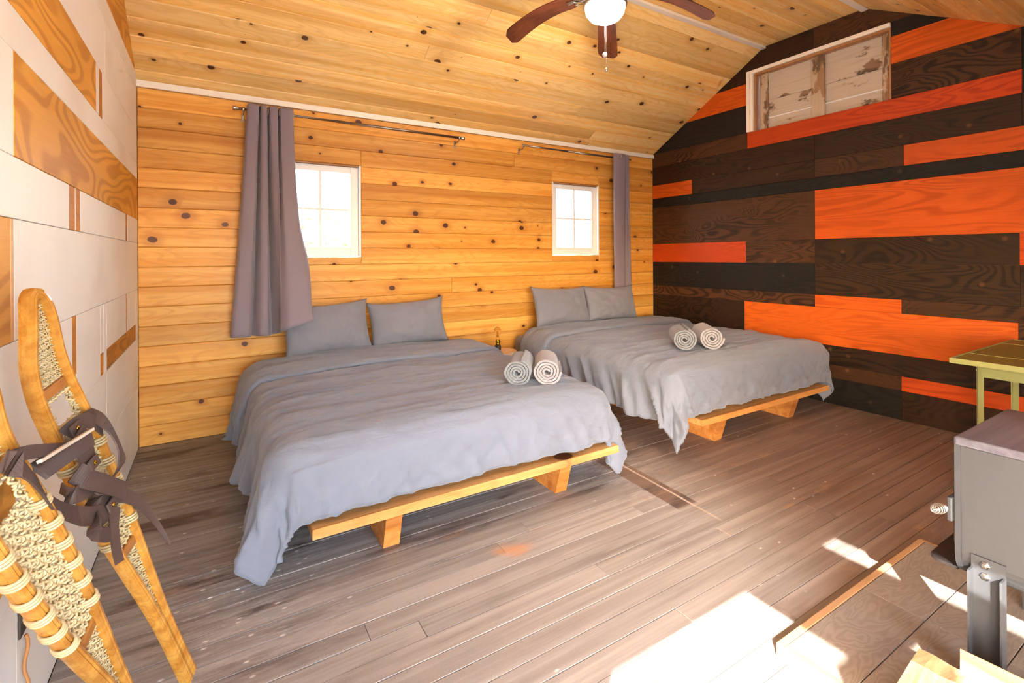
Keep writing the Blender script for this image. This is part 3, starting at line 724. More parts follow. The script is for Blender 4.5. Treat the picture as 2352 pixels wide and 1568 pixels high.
# ash lip with rounded corners
def lip():
    x0, x1, y0, y1, rr = SX0+.022, SX1-.022, SY1+.015, .628, .03; pl = [(x0, y0)]
    pl = [(x1, y0)]+[(x1-rr+rr*math.cos(a*PI/12), y1-rr+rr*math.sin(a*PI/12)) for a in range(7)]+[(x0+rr-rr*math.sin(a*PI/12), y1-rr+rr*math.cos(a*PI/12)) for a in range(7)]+[(x0, y0)]
    n = len(pl); vs = [(x, y, .312) for x, y in pl]+[(x, y, .32) for x, y in pl]
    fs = [tuple(range(n-1, -1, -1)), tuple(range(n, 2*n))]+[(i, (i+1) % n, (i+1) % n+n, i+n) for i in range(n)]
    return fix_normals(obj('ash_lip', vs, fs, 'soot'))
adopt(lip(), st)
def leg(x, y, side):
    # channel: web facing out (-x / +x), two flanges, sloping slightly
    s = side; w, d, th = .073, .033, .005; L = []
    vs, fs = [], []
    z0, z1 = HZ, .388
    boxv(min(x, x+s*th), max(x, x+s*th), y-w/2, y+w/2, z0, z1, vs, fs)
    xo = x-s*d; 
    boxv(min(x, xo), max(x, xo), y-w/2, y-w/2+th, z0, z1-.035, vs, fs)
    boxv(min(x, xo), max(x, xo), y+w/2-th, y+w/2, z0, z1-.035, vs, fs)
    l = adopt(obj('leg', vs, fs, 'stove'), st)
    for zz in (z1-.018, z1-.05):
        b = lathe('bolt', [(0, 0), (.011, 0), (.011, .004), (.006, .007), (0, .008)], 'bolt', None, (0, 0, 0), 6, False)
        b.matrix_world = frame((x-s*.0005, y+.006, zz), (0, 1, 0), (0, 0, 1) if s > 0 else (0, 0, -1), (-s, 0, 0)); adopt(b, l)
leg(SX0-.006, .481, 1); leg(SX0-.006, .06, 1); leg(SX1+.006, .481, -1); leg(SX1+.006, .06, -1)
adopt(lathe('flue_pipe', [(.075, 0), (.075, 1.72), (.07, 1.72), (.07, 0)], 'soot', None, (2.11, .14, .718), 24), st)

# split log and torn cardboard in the sun beside the stove
def log_chunk():
    n, L = 26, .36; vs, fs = [], []; base = [(-.09, 0), (.075, 0), (.09, .07), (.075, .15), (-.02, .172), (-.10, .15)]; m = len(base)
    for i in range(n):
        t = i/(n-1)
        for k, (a, b) in enumerate(base):
            j = .012*noise.noise(Vector((a*9, b*9+k, t*7))); e = 0
            if i == n-1: e = .03*noise.noise(Vector((k*1.7, 3, 1)))
            vs.append((a*(1+j*4), t*L+e, b+j*.8 if b > 0 else 0))
    for i in range(n-1):
        for k in range(m): fs.append((i*m+k, i*m+(k+1) % m, i*m+m+(k+1) % m, i*m+m+k))
    fs += [tuple(range(m)), tuple((n-1)*m+k for k in range(m))]
    return fix_normals(obj('firewood_log', vs, fs, 'log'))
lg = log_chunk(); lg.location = (1.575, .185, HZ); lg.rotation_euler = (0, 0, math.radians(6))
tag(lg, 'split firewood log lying in the sun beside the stove leg', 'firewood')
cb = bbox('cardboard_sheet', (-.0025, .0025, -.2, .2, 0, .165), 'cardboard', None, .0008, 1)
cb.location = (1.70, .29, HZ+.0832); cb.rotation_euler = (0, 0, math.radians(5)); tag(cb, 'torn brown cardboard sheet standing between firewood and stove', 'cardboard')

# ================================================================ GREEN TABLE
tb = tag(empty('metal_table', (3.7, .75, 0)), 'olive green metal drop leaf table by the striped wall', 'table')
TX = (3.235, 3.48, 4.02, 4.24); TY0, TY1, TZ = .35, .975, .72
for nm, a, b in (('table_leaf', TX[0], TX[1]), ('table_top', TX[1], TX[2]), ('table_leaf', TX[2], TX[3])):
    o = adopt(bbox(nm, (a+.002, b-.002, TY0+.008, TY1-.008, TZ-.004, TZ), 'green_top', None, .001, 1), tb)
adopt(boxes('rim', [(TX[0]-.004, TX[0]+.004, TY0, TY1, TZ-.024, TZ+.002), (TX[3]-.004, TX[3]+.004, TY0, TY1, TZ-.024, TZ+.002), (TX[0], TX[3], TY0, TY0+.008, TZ-.024, TZ+.002), (TX[0], TX[3], TY1-.008, TY1, TZ-.024, TZ+.002)], 'green'), tb)
for xx in TX[1:3]: adopt(bbox('seam_strip', (xx-.008, xx+.008, TY0+.008, TY1-.008, TZ-.003, TZ+.0015), 'green', None, .001, 1), tb)
for xx in (3.405, 3.985):
    adopt(boxes('apron', [(xx-.004, xx+.004, TY0+.06, TY1-.075, TZ-.105, TZ-.024)], 'green'), tb)
    for yy in (TY1-.06, TY0+.06):
        s = 1 if xx < 3.7 else -1; q = -1 if yy > .6 else 1
        l = adopt(boxes('leg', [(min(xx, xx+s*.004), max(xx, xx+s*.004), min(yy, yy+q*.026), max(yy, yy+q*.026), .0, TZ-.022), (min(xx, xx+s*.024), max(xx, xx+s*.024), yy-.002, yy+.002, 0, TZ-.022)], 'green'), tb)
        for zz in (TZ-.075, .30): adopt(lathe('rivet', [(0, 0), (.006, 0), (.005, .004), (0, .005)], 'nickel', None, (0, 0, 0), 8), l).matrix_world = frame((xx+s*.012, yy-q*.002, zz), (1, 0, 0), (0, 0, q), (0, -q, 0))
    adopt(tube('stretcher', [(xx, TY1-.07, .30), (xx, TY0+.07, .30)], .008, 'green', None, 8), tb)
adopt(bbox('apron', (3.41, 3.98, TY1-.064, TY1-.058, TZ-.085, TZ-.026), 'green', None, .001, 1), tb)
adopt(bbox('apron', (3.41, 3.98, TY0+.058, TY0+.064, TZ-.085, TZ-.026), 'green', None, .001, 1), tb)

# ================================================================ BEDS
def sm(a, b, x):
    t = max(0, min(1, (x-a)/(b-a))); return t*t*(3-2*t)
def bed(x0, x1, yf, legs, label):
    root = tag(empty('platform_bed', ((x0+x1)/2, 3.0, 0)), label, 'bed', 'low pine platform beds')
    y = yf; w = .1405
    while y < 3.95:
        b = min(y+w, 4.05)
        plate('deck_plank', rect(x0, x1, y, b-.0025), frame((0, 0, .2), (1, 0, 0), (0, 1, 0), (0, 0, 1)), .038, 'deck', root, .003); y += w
    for lx in legs:
        pr = [(yf+.075, 0), (yf+.025, .1615), (3.75, .1615), (3.70, 0)]; vs = [(lx, a, b) for a, b in pr]+[(lx+.072, a, b) for a, b in pr]
        adopt(fix_normals(obj('leg', vs, [(0, 1, 2, 3), (7, 6, 5, 4), (0, 4, 5, 1), (1, 5, 6, 2), (2, 6, 7, 3), (3, 7, 4, 0)], 'bedleg')), root)
    return root
bed(.325, 1.925, 2.018, (.622, 1.542), 'low pine platform bed nearest the white wall')
bed(2.665, 4.235, 2.035, (2.885, 3.775), 'low pine platform bed against the dark striped wall')
def mattress(x0, x1, y0, y1, z0, z1, label):
    o = bbox('mattress', (x0, x1, y0, y1, z0, z1), 'sheet', None, .06, 4)
    o.data.polygons.foreach_set('use_smooth', [True]*len(o.data.polygons)); return tag(o, label, 'mattress', 'mattresses in grey sheets')
mattress(.36, 1.90, 2.12, 4.035, .2015, .475, 'mattress in a grey sheet under the duvet of the bed by the white wall')
mattress(2.475, 4.2, 2.13, 4.035, .2015, .50, 'mattress in a grey sheet showing at the head of the far bed')

class Drape:
    """sheet over a mattress: flat top with rounded edges, hanging sides and pointed corners at the foot"""
    def __init__(s, x0, x1, y0, yh, top, R, aL, aR, b, fl, seed, amp=1.0, crown=.02, lean=(0, 0), cfl=(.25, .25)):
        s.__dict__.update(locals())
        s.ix0, s.ix1, s.iy = x0+R, x1-R, y0+R
    def p(s, u, v, off=0.0):
        """u: sheet coordinate across (x), v along (y); may lie outside the inner rectangle"""
        pl = max(0, s.ix0-u); pr = max(0, u-s.ix1); q = max(0, s.iy-v); sd = -1 if pl > 0 else 1; pp = pl+pr
        r = math.hypot(pp, q); bx = min(max(u, s.ix0), s.ix1); by = max(v, s.iy); N = lambda a, b, c=0: noise.noise(Vector((a, b, c+s.seed)))
        cx = (bx-s.ix0)/(s.ix1-s.ix0); cy = (by-s.iy)/(s.yh-s.iy)
        top = s.top + s.crown*(4*cx*(1-cx))**.6*(.6+.4*math.sin(PI*min(1, cy+.1)))
        # soft wrinkles across the top, creases running across the bed
        rg = lambda n: max(0.0, 1-abs(n)*3.0)**2
        wr = .012*N(u*1.1, v*6.5, 1)+.012*N(u*2.0, v*2.0, 3)+.011*rg(N(u*.8+v*.3, v*8.5, 2))*(.4+.6*abs(N(u*1.5, v*2, 20))*2)+.007*rg(N(u*2.6+v*2.1, v*11, 9))+.003*N(u*14, v*24, 10)
        top += s.amp*wr
        if r == 0: return Vector((bx, by, top+off))
        ph = math.atan2(q, pp); dx, dy = math.cos(ph)*sd, -math.sin(ph)
        R = s.R+off; ar = R*PI/2
        rr = r
        if rr < ar: o, d = R*math.sin(rr/R), R*(1-math.cos(rr/R))
        else:
            e = rr-ar; fl = s.fl[0] if sd < 0 else s.fl[1]
            f = fl*math.cos(ph)**2+s.fl[2]*math.sin(ph)**2 + (s.cfl[0] if sd < 0 else s.cfl[1])*math.sin(2*ph)**2
            o, d = R+f*e, R+e*math.sqrt(max(.2, 1-f*f))
        # folds on the hanging parts
        dep = sm(.3*ar, ar+.25, rr)
        side = math.cos(ph)**2
        al = by*1.0 if q == 0 else s.iy-ph*.25
        fo = (.05*N(al*3.4+rr*1.2, rr*1.2, 5)+.045*(rg(N(al*5.2+rr*3.4, rr*1.1, 6))-.3)+.02*rg(N(al*11+rr*5, rr*2, 14)))*side
        af = bx if pp == 0 else (s.ix1+(PI/2-ph)*.2 if sd > 0 else s.ix0-(PI/2-ph)*.2)
        fo += (.024*N(af*4+rr*2, rr*2.2, 7)+.020*(rg(N(af*6-rr*4, rr*3, 8))-.25)+.012*rg(N(af*13+rr*7, rr*6, 15)))*(1-side)
        cor = math.sin(2*ph)**2
        fo += cor*(.05*math.sin(ph*7+rr*4+s.seed)+.03*N(ph*6, rr*6, 4))*sm(.1, .5, rr)
        o += s.amp*fo*dep
        z = top-d+off*math.cos(min(rr/R, PI/2))-off*0
        z += s.amp*.012*N(al*6, af*5, 12)*dep
        return Vector((bx+dx*o+s.lean[0]*dep*(1 if dx < 0 else 0), by+dy*o, max(z, .012+.006*cor)))
    def sheet(s, name, v0, v1, nu, nv, mat, off=0.0, uL=None, uR=None, th=.022, roll=False):
        a0 = s.ix0-(uL if uL is not None else s.aL); a1 = s.ix1+(uR if uR is not None else s.aR); vs, fs = [], []
        for j in range(nv+1):
            v = v0+(v1-v0)*j/nv
            for i in range(nu+1):
                u = a0+(a1-a0)*i/nu
                o_ = off
                if roll: o_ = off*(1-.9*(1-sm(0, .02, v-v0))) 
                vs.append(s.p(u, v, o_))
        for j in range(nv):
            for i in range(nu): a = j*(nu+1)+i; fs.append((a, a+1, a+nu+2, a+nu+1))
        o = obj(name, vs, fs, mat, None, True)
        if th:
            m = o.modifiers.new('thickness', 'SOLIDIFY'); m.thickness = th; m.offset = -1
        return o
R1 = .13
D1 = Drape(.17, 1.955, 2.045, 3.79, .515, R1, .205+.225, .205+.25, .205+.172, (.22, .05, -.06), 3.0, 1.15, .02, (0, 0), (.10, .16))
d1 = D1.sheet('duvet', D1.iy-D1.b, 3.79, 150, 130, 'duvet'); tag(d1, 'grey lilac duvet hanging over the bed by the white wall', 'duvet', 'grey duvets')
c1 = D1.sheet('turned_down_edge', 3.30, 3.80, 110, 30, 'duvet', .034, .46, .30, .03, True); adopt(c1, d1)
D2 = Drape(2.43, 4.365, 2.045, 3.79, .545, R1, .205+.22, .205+.20, .205+.20, (.12, -.12, -.05), 11.0, 1.15, .025, (0, 0), (.22, .0))
d2 = D2.sheet('duvet', D2.iy-D2.b, 3.79, 150, 130, 'duvet'); tag(d2, 'crumpled grey duvet on the bed by the dark striped wall', 'duvet', 'grey duvets')
c2 = D2.sheet('turned_down_edge', 3.42, 3.80, 110, 26, 'duvet', .034, .34, .25, .03, True); adopt(c2, d2)

# ---- pillows
def pillow(w, h_, t, seed):
    n, m = 40, 28; vs, fs = [], []
    for sgn in (1, -1):
        for j in range(m+1):
            for i in range(n+1):
                a, b = 2*i/n-1, 2*j/m-1
                ea, eb = (1-abs(a)**2.6), (1-abs(b)**2.6)
                th = t/2*(max(0, ea)**.5)*(max(0, eb)**.5)
                # pulled-in sides leave pointed corners
                x = a*w/2*(1-.06*(1-b*b)+.03*(abs(a*b))**6); z = b*h_/2*(1-.10*(1-a*a)+.05*(abs(a*b))**6)
                wrk = .010*noise.noise(Vector((a*4+b*2, b*2.5, seed)))+.011*max(0, 1-3*abs(noise.noise(Vector((a*5.5-b*.8, b*1.3, seed+4)))))**2*(.5+.5*a)+.005*noise.noise(Vector((a*12, b*8, seed+9)))
                y = sgn*(th+wrk*min(1, th*20))
                vs.append((x, -y, z))
    K = (n+1)*(m+1)
    for s in (0, 1):
        for j in range(m):
            for i in range(n):
                a = s*K+j*(n+1)+i; f = (a, a+1, a+n+2, a+n+1); fs.append(f if s == 0 else f[::-1])
    o = obj('pillow', vs, fs, 'pillow', None, True)
    bm = bmesh.new(); bm.from_mesh(o.data); bmesh.ops.remove_doubles(bm, verts=bm.verts, dist=1e-5); bmesh.ops.recalc_face_normals(bm, faces=bm.faces); bm.to_mesh(o.data); bm.free()
    return o
for (x, y, z, w, hh, rx, ry, rz, lab) in (
    (.735, 3.835, .725, .62, .39, -17, -2, 3, 'grey pillow half hidden by the corner of the mauve curtain'),
    (1.365, 3.86, .72, .63, .37, -15, -3, -4, 'grey pillow with pleated wrinkles right of the hidden pillow on the near bed'),
    (2.925, 3.85, .765, .69, .38, -17, 2, 4, 'smooth grey pillow on the left of the bed by the dark wall'),
    (3.59, 3.87, .755, .66, .37, -15, 1, -3, 'grey pillow below the narrow curtain on the far bed')):
    p = pillow(w, hh, .17, x*7); p.location = (x, y, z); p.rotation_euler = [math.radians(q) for q in (rx, ry, rz)]; tag(p, lab, 'pillow', 'grey pillows')

# ---- rolled towels
def towel(r, L, mat, turns, seed):
    n = 150; t = r/(turns+.6); vs, fs = [], []; m = 8
    for i in range(n):
        u = i/(n-1); th = u*turns*2*PI; rad = .012+(r-.012-t*.42)*u
        wob = 1+.07*noise.noise(Vector((math.cos(th)*1.5, math.sin(th)*1.5, seed)))
        for k, (off, yy) in enumerate(((-.33, 0), (.36, 0), (.36, 1), (-.33, 1))):
            rr = max(.002, rad*wob+off*t); e = .004*noise.noise(Vector((th*2, k, seed)))
            zsq = .93
            vs.append((rr*math.cos(th), (L if yy else 0)+e, rr*math.sin(th)*zsq))
    for i in range(n-1):
        for k in range(4): fs.append((i*4+k, i*4+(k+1) % 4, i*4+4+(k+1) % 4, i*4+4+k))
    fs += [(3, 2, 1, 0), tuple((n-1)*4+k for k in range(4))]
    o = fix_normals(obj('rolled_towel', vs, fs, mat, None, False))
    bv = o.modifiers.new('soft', 'BEVEL'); bv.width = .004; bv.segments = 2; bv.limit_method = 'ANGLE'; bv.angle_limit = math.radians(40)
    return o
for (x, y, z, r, L, rz, mat, sq, lab) in (
    (1.445, 2.315, .606, .084, .30, -37, 'towel_grey', 4.2, 'grey rolled towel on the near bed, left of its pair'),
    (1.597, 2.24, .607, .085, .30, -35, 'towel_pink', 4.0, 'pale rolled towel on the near bed, right of its pair'),
    (2.90, 2.36, .649, .088, .30, -42, 'towel_grey', 4.2, 'grey beige rolled towel on the far bed, left of its pair'),
    (3.085, 2.27, .655, .092, .30, -40, 'towel_pink', 4.0, 'pinkish rolled towel on the far bed, right of its pair')):
    o = towel(r, L, mat, sq, x); o.location = (x, y, z); o.rotation_euler = (0, math.radians(x*50), 0)
    o.rotation_euler = (0, 0, math.radians(rz)); tag(o, lab, 'towel', 'rolled towels on the beds')

# ================================================================ STUMP AND BULB LAMP
vs, fs = [], []; n = 40; rows_ = [(.0, 1.05), (.03, 1.0), (.2, .98), (.40, .97), (.432, .97), (.44, .93)]
for (z, k) in rows_:
    for i in range(n):
        a = 2*PI*i/n; rr = .135*k*(1+.07*noise.noise(Vector((math.cos(a)*2, math.sin(a)*2, z*2+5)))+.02*noise.noise(Vector((math.cos(a)*9, math.sin(a)*9, z*6))))
        vs.append((rr*math.cos(a), rr*math.sin(a), z))
for j in range(len(rows_)-1):
    for i in range(n): fs.append((j*n+i, j*n+(i+1) % n, (j+1)*n+(i+1) % n, (j+1)*n+i))
fs.append(tuple(range(n-1, -1, -1)))
sroot = tag(empty('stump_stool', (2.135, 3.66, 0)), 'pale tree stump used as nightstand between the beds', 'stump')
o = obj('bark', vs, fs, 'bark', sroot, True)
top = [(v[0], v[1], .4405) for v in vs[-n:]]
obj('cut_top', top+[(x, y, .436) for x, y, z in top], [tuple(range(n)), tuple(range(2*n-1, n-1, -1))]+[(i, i+n, (i+1) % n+n, (i+1) % n) for i in range(n)], 'endgrain', sroot)
lm = tag(empty('bulb_lamp', (2.115, 3.70, .4415)), 'small lamp with a bare vintage bulb on the stump', 'lamp')
lathe('base', [(0, 0), (.026, 0), (.028, .004), (.028, .03), (.024, .042), (.02, .046), (0, .046)], 'black', lm, (0, 0, 0))
lathe('socket', [(.017, .046), (.018, .05), (.018, .058), (.0165, .06), (.018, .066), (.018, .088), (.015, .092), (0, .092)], 'brass', lm, (0, 0, 0))
lathe('bulb', [(.0125, .090), (.0125, .10), (.016, .118), (.026, .150), (.029, .166), (.027, .180), (.018, .192), (.006, .197), (0, .197)], 'bulb', lm, (0, 0, 0), 24)
fp = []
for i in range(5):
    a = 2*PI*i/5; x, y = .009*math.cos(a), .009*math.sin(a); fp += [Vector((x*.6, y*.6, .112)), Vector((x, y, .162))] if i % 2 == 0 else [Vector((x, y, .162)), Vector((x*.6, y*.6, .112))]
tube('filament', fp, .0009, 'filament', lm, 5, Vector((.3, .9, .1)))
sw = tube('switch_key', [(.017, 0, .074), (.03, 0, .074)], .003, 'black', lm, 6)

# ================================================================ CURTAINS AND RODS
def curtain_mesh(top, bot, zt, zb, n, m, seed, bend=1.3, flip=None):
    T = catmull([(x, y, 0) for x, y in top], n); B = catmull([(x, y, 0) for x, y in bot], n); vs, fs = [], []
    for j in range(m+1):
        t = j/m
        for i in range(n):
            a = i/(n-1); zb_ = zb(a); k = t**(bend+.7*a*a)
            p = T[i].lerp(B[i], k); z = zt-(zt-zb_)*t
            p = p+Vector((0, .012*t*noise.noise(Vector((a*5, t*3, seed))), 0))
            if flip: p, z = flip(a, t, p, z)
            vs.append((p.x, p.y, z))
    for j in range(m):
        for i in range(n-1): a = j*n+i; fs.append((a, a+n, a+n+1, a+1))
    return vs, fs
def hang(root, path, loc): pass
def rod(name, x0, x1, z, fin_l, fin_r, brackets, label):
    root = tag(empty(name, ((x0+x1)/2, YB-.095, z)), label, 'curtain rod', 'thin metal curtain rods')
    yy = YB-.095
    adopt(tube('pole', [(x0, yy, z), (x0+(x1-x0)*.4, yy, z)], .0085, 'dark_steel', None, 10), root)
    adopt(tube('pole', [(x0+(x1-x0)*.38, yy, z), (x1, yy, z)], .0105, 'dark_steel', None, 10), root)
    for x, d in ((x0, -1), (x1, 1)):
        if (d < 0 and not fin_l) or (d > 0 and not fin_r): continue
        f = lathe('finial', [(.009, 0), (.0125, .002), (.0125, .006), (.009, .008), (.015, .012), (.015, .034), (.012, .037), (0, .037)], 'nickel', None, (0, 0, 0), 16)
        f.matrix_world = frame((x, yy, z), (0, 1, 0), (0, 0, d), (d, 0, 0)) ; adopt(f, root)
    for x in brackets:
        b = adopt(tube('bracket', [(x, yy, z+.006), (x, yy-.001, z-.012), (x, yy+.02, z-.03), (x, YB-.006, z-.035)], .005, 'nickel', None, 8, Vector((1, 0, 0))), root)
        adopt(bbox('bracket_plate', (x-.008, x+.008, YB-.006, YB-.0005, z-.075, z-.01), 'nickel', None, .002, 1), root)
        adopt(lathe('bracket_ring', [(.011, -.008), (.015, -.008), (.015, .008), (.011, .008)], 'nickel', None, (0, 0, 0), 14), root).matrix_world = frame((x, yy, z), (0, 1, 0), (0, 0, 1), (1, 0, 0))
        adopt(lathe('screw', [(0, 0), (.006, 0), (.005, .003), (0, .004)], 'bolt', None, (0, 0, 0), 8), root).matrix_world = frame((x, YB-.006, z-.062), (1, 0, 0), (0, 0, 1), (0, -1, 0))
    return root
RODY = YB-.095
rod('curtain_rod', .165, 1.90, 2.315, True, True, (.195, 1.885), 'long thin metal rod carrying the wide mauve curtain')
rod('curtain_rod', 2.565, 3.99, 2.325, False, False, (2.57,), 'shorter thin metal rod carrying the narrow curtain')
def eyelet(parent, x, y, z, dx, dy):
    e = tube('eyelet', [Vector((0, .021*math.cos(a*PI/8), .021*math.sin(a*PI/8))) for a in range(16)], .005, 'nickel', None, 6, Vector((1, 0, 0)), True)
    d = Vector((dx, dy, 0)).normalized(); s = Vector((-d.y, d.x, 0))
    e.matrix_world = frame((x, y, z), d, s, (0, 0, 1)); adopt(e, parent)
ct = [(.215, 4.01), (.222, 3.945), (.235, 3.925), (.285, 3.925), (.294, 3.95), (.296, 4.0), (.302, 3.95), (.312, 3.928), (.338, 3.928), (.346, 3.95), (.349, 4.0), (.358, 3.95), (.368, 3.93), (.408, 3.93), (.416, 3.95), (.420, 4.0), (.428, 3.95), (.438, 3.93), (.50, 3.925), (.518, 3.94), (.522, 4.0)]
cbm = [(.105, 3.97), (.108, 3.93), (.13, 3.90), (.19, 3.89), (.222, 3.90), (.24, 3.96), (.262, 3.92), (.285, 3.88), (.32, 3.865), (.345, 3.875), (.36, 3.94), (.385, 3.90), (.41, 3.85), (.42, 3.80), (.405, 3.765), (.412, 3.735), (.44, 3.71), (.47, 3.70), (.53, 3.70), (.58, 3.705), (.615, 3.71)]
def flip1(a, t, p, z):
    # right-hand panel swings out over the pillow and its hem curls up
    k = sm(.62, .8, a)*sm(.55, 1, t)
    p.y -= .02*math.sin(t*PI)*sm(.5, .8, a)
    p.x += .025*sm(.7, 1, a)*math.sin(PI*sm(.5, 1, t))
    return p, z
vs, fs = curtain_mesh(ct, cbm, 2.352, lambda a: .70+.03*sm(.5, .66, a)+.07*sm(.66, 1, a), 150, 60, 2, 1.15, flip1)
cu = obj('curtain', vs, fs, 'curtain', None, True); md = cu.modifiers.new('thickness', 'SOLIDIFY'); md.thickness = .003
tag(cu, 'wide mauve grey curtain half covering the window nearest the white wall', 'curtain', 'mauve grey curtains')
eyelet(cu, .515, RODY, 2.315, 1, .3); eyelet(cu, .425, RODY, 2.315, 1, 0); eyelet(cu, .352, RODY, 2.315, 1, 0)
ct2 = [(3.705, 3.945), (3.715, 3.925), (3.80, 3.91), (3.86, 3.915), (3.868, 3.98), (3.872, 4.02), (3.88, 3.97), (3.888, 3.93), (3.90, 3.925), (3.908, 3.97), (3.912, 4.02), (3.92, 3.96), (3.93, 3.94), (3.945, 3.95), (3.95, 4.0)]
cb2 = [(3.755, 3.99), (3.765, 3.975), (3.82, 3.965), (3.88, 3.965), (3.892, 4.0), (3.90, 4.02), (3.91, 3.99), (3.92, 3.97), (3.935, 3.965), (3.95, 3.99), (3.958, 4.02), (3.97, 3.99), (3.985, 3.975), (4.02, 3.98), (4.03, 4.01)]
vs, fs = curtain_mesh(ct2, cb2, 2.362, lambda a: .69, 110, 50, 8, 1.0)
cu2 = obj('curtain', vs, fs, 'curtain', None, True); md = cu2.modifiers.new('thickness', 'SOLIDIFY'); md.thickness = .003
tag(cu2, 'narrow bunched mauve grey curtain beside the dark striped wall', 'curtain', 'mauve grey curtains')
eyelet(cu2, 3.775, 3.915, 2.335, .15, 1)
# ================================================================ CEILING FAN
FX, FY = 2.075, 2.272
fan = tag(empty('ceiling_fan', (FX, FY, ZT-.02)), 'five blade walnut ceiling fan with a lit white globe', 'ceiling fan')
lathe('canopy', [(.0, .018), (.07, .018), (.07, .0), (.05, -.04), (.02, -.05), (0, -.05)], 'nickel', fan, (0, 0, 0), 28)
lathe('downrod', [(.012, -.04), (.012, -.22)], 'nickel', fan, (0, 0, 0), 14)
lathe('motor_housing', [(.02, -.20), (.06, -.21), (.11, -.24), (.125, -.28), (.12, -.32), (.09, -.345), (.075, -.36), (.075, -.37), (0, -.37)], 'nickel', fan, (0, 0, 0), 32)
lathe('light_fitter', [(.07, -.365), (.125, -.375), (.133, -.385), (.133, -.40), (.12, -.405), (.115, -.40), (0, -.40)], 'nickel', fan, (0, 0, 0), 32)
gl = lathe('globe', [(.118, -.402), (.122, -.415), (.115, -.445), (.092, -.475), (.055, -.495), (.02, -.502), (0, -.503)], 'globe', fan, (0, 0, 0), 32)
for k in range(5):
    ang = math.radians(46+72*k)
    vs, fs = [], []; n = 22
    for i in range(n):
        t = i/(n-1); rr = .20+.49*t; w = (.054+.020*t)*(1-.0*t)
        e = 1-t
        if e < .09: w *= math.sqrt(max(.0, 1-(1-e/.09)**2))*.45+.55
        if t < .06: w *= .75+.25*t/.06
        zz = -.322+.022*math.sin(t*PI)-.125*t**1.5
        for (a, b) in ((-1, 0), (1, 0), (1, 1), (-1, 1)): vs.append((rr, a*w, zz+a*w*.20+b*.006))
    for i in range(n-1):
        for q in range(4): fs.append((i*4+q, i*4+(q+1) % 4, i*4+4+(q+1) % 4, i*4+4+q))
    fs += [(3, 2, 1, 0), tuple((n-1)*4+q for q in range(4))]
    bl = fix_normals(obj('blade', vs, fs, 'walnut', fan)); bl.rotation_euler = (0, 0, ang)
    iron = [(.10, 0, -.325), (.15, .0, -.325), (.19, 0, -.318), (.25, 0, -.322)]
    vs, fs = sweep(catmull(iron, 12), ring(.02, 8, .006), False, Vector((0, 0, 1)), [1.1-.5*math.sin(PI*i/11) for i in range(12)])
    ir = fix_normals(obj('blade_iron', vs, fs, 'nickel', fan, True)); ir.rotation_euler = (0, 0, ang)
    tube('iron_scroll', [Vector((.175+.03*math.cos(a*PI/8), .018+.016*math.sin(a*PI/8), -.328)) for a in range(16)], .004, 'nickel', ir, 6, Vector((0, 0, 1)), True)
    tube('iron_scroll', [Vector((.175+.03*math.cos(a*PI/8), -.018+.016*math.sin(a*PI/8), -.328)) for a in range(16)], .004, 'nickel', ir, 6, Vector((0, 0, 1)), True)
for (dx, z1, nm) in ((-.004, -.70, 'white'), (.006, -.79, 'clear')):
    c = tube('pull_chain', [(dx, -.0, -.50), (dx, -.0, z1)], .0014, 'nickel', fan, 5, Vector((1, 0, 0)))
    if nm == 'white': lathe('chain_ball', [(0, -.016), (.011, -.011), (.0155, 0), (.011, .011), (0, .016)], 'outlet_white', c, (dx, 0, z1), 14)
    else: lathe('chain_fob', [(0, -.014), (.008, -.012), (.009, .0), (.004, .012), (0, .014)], 'nickel', c, (dx, 0, z1), 12)

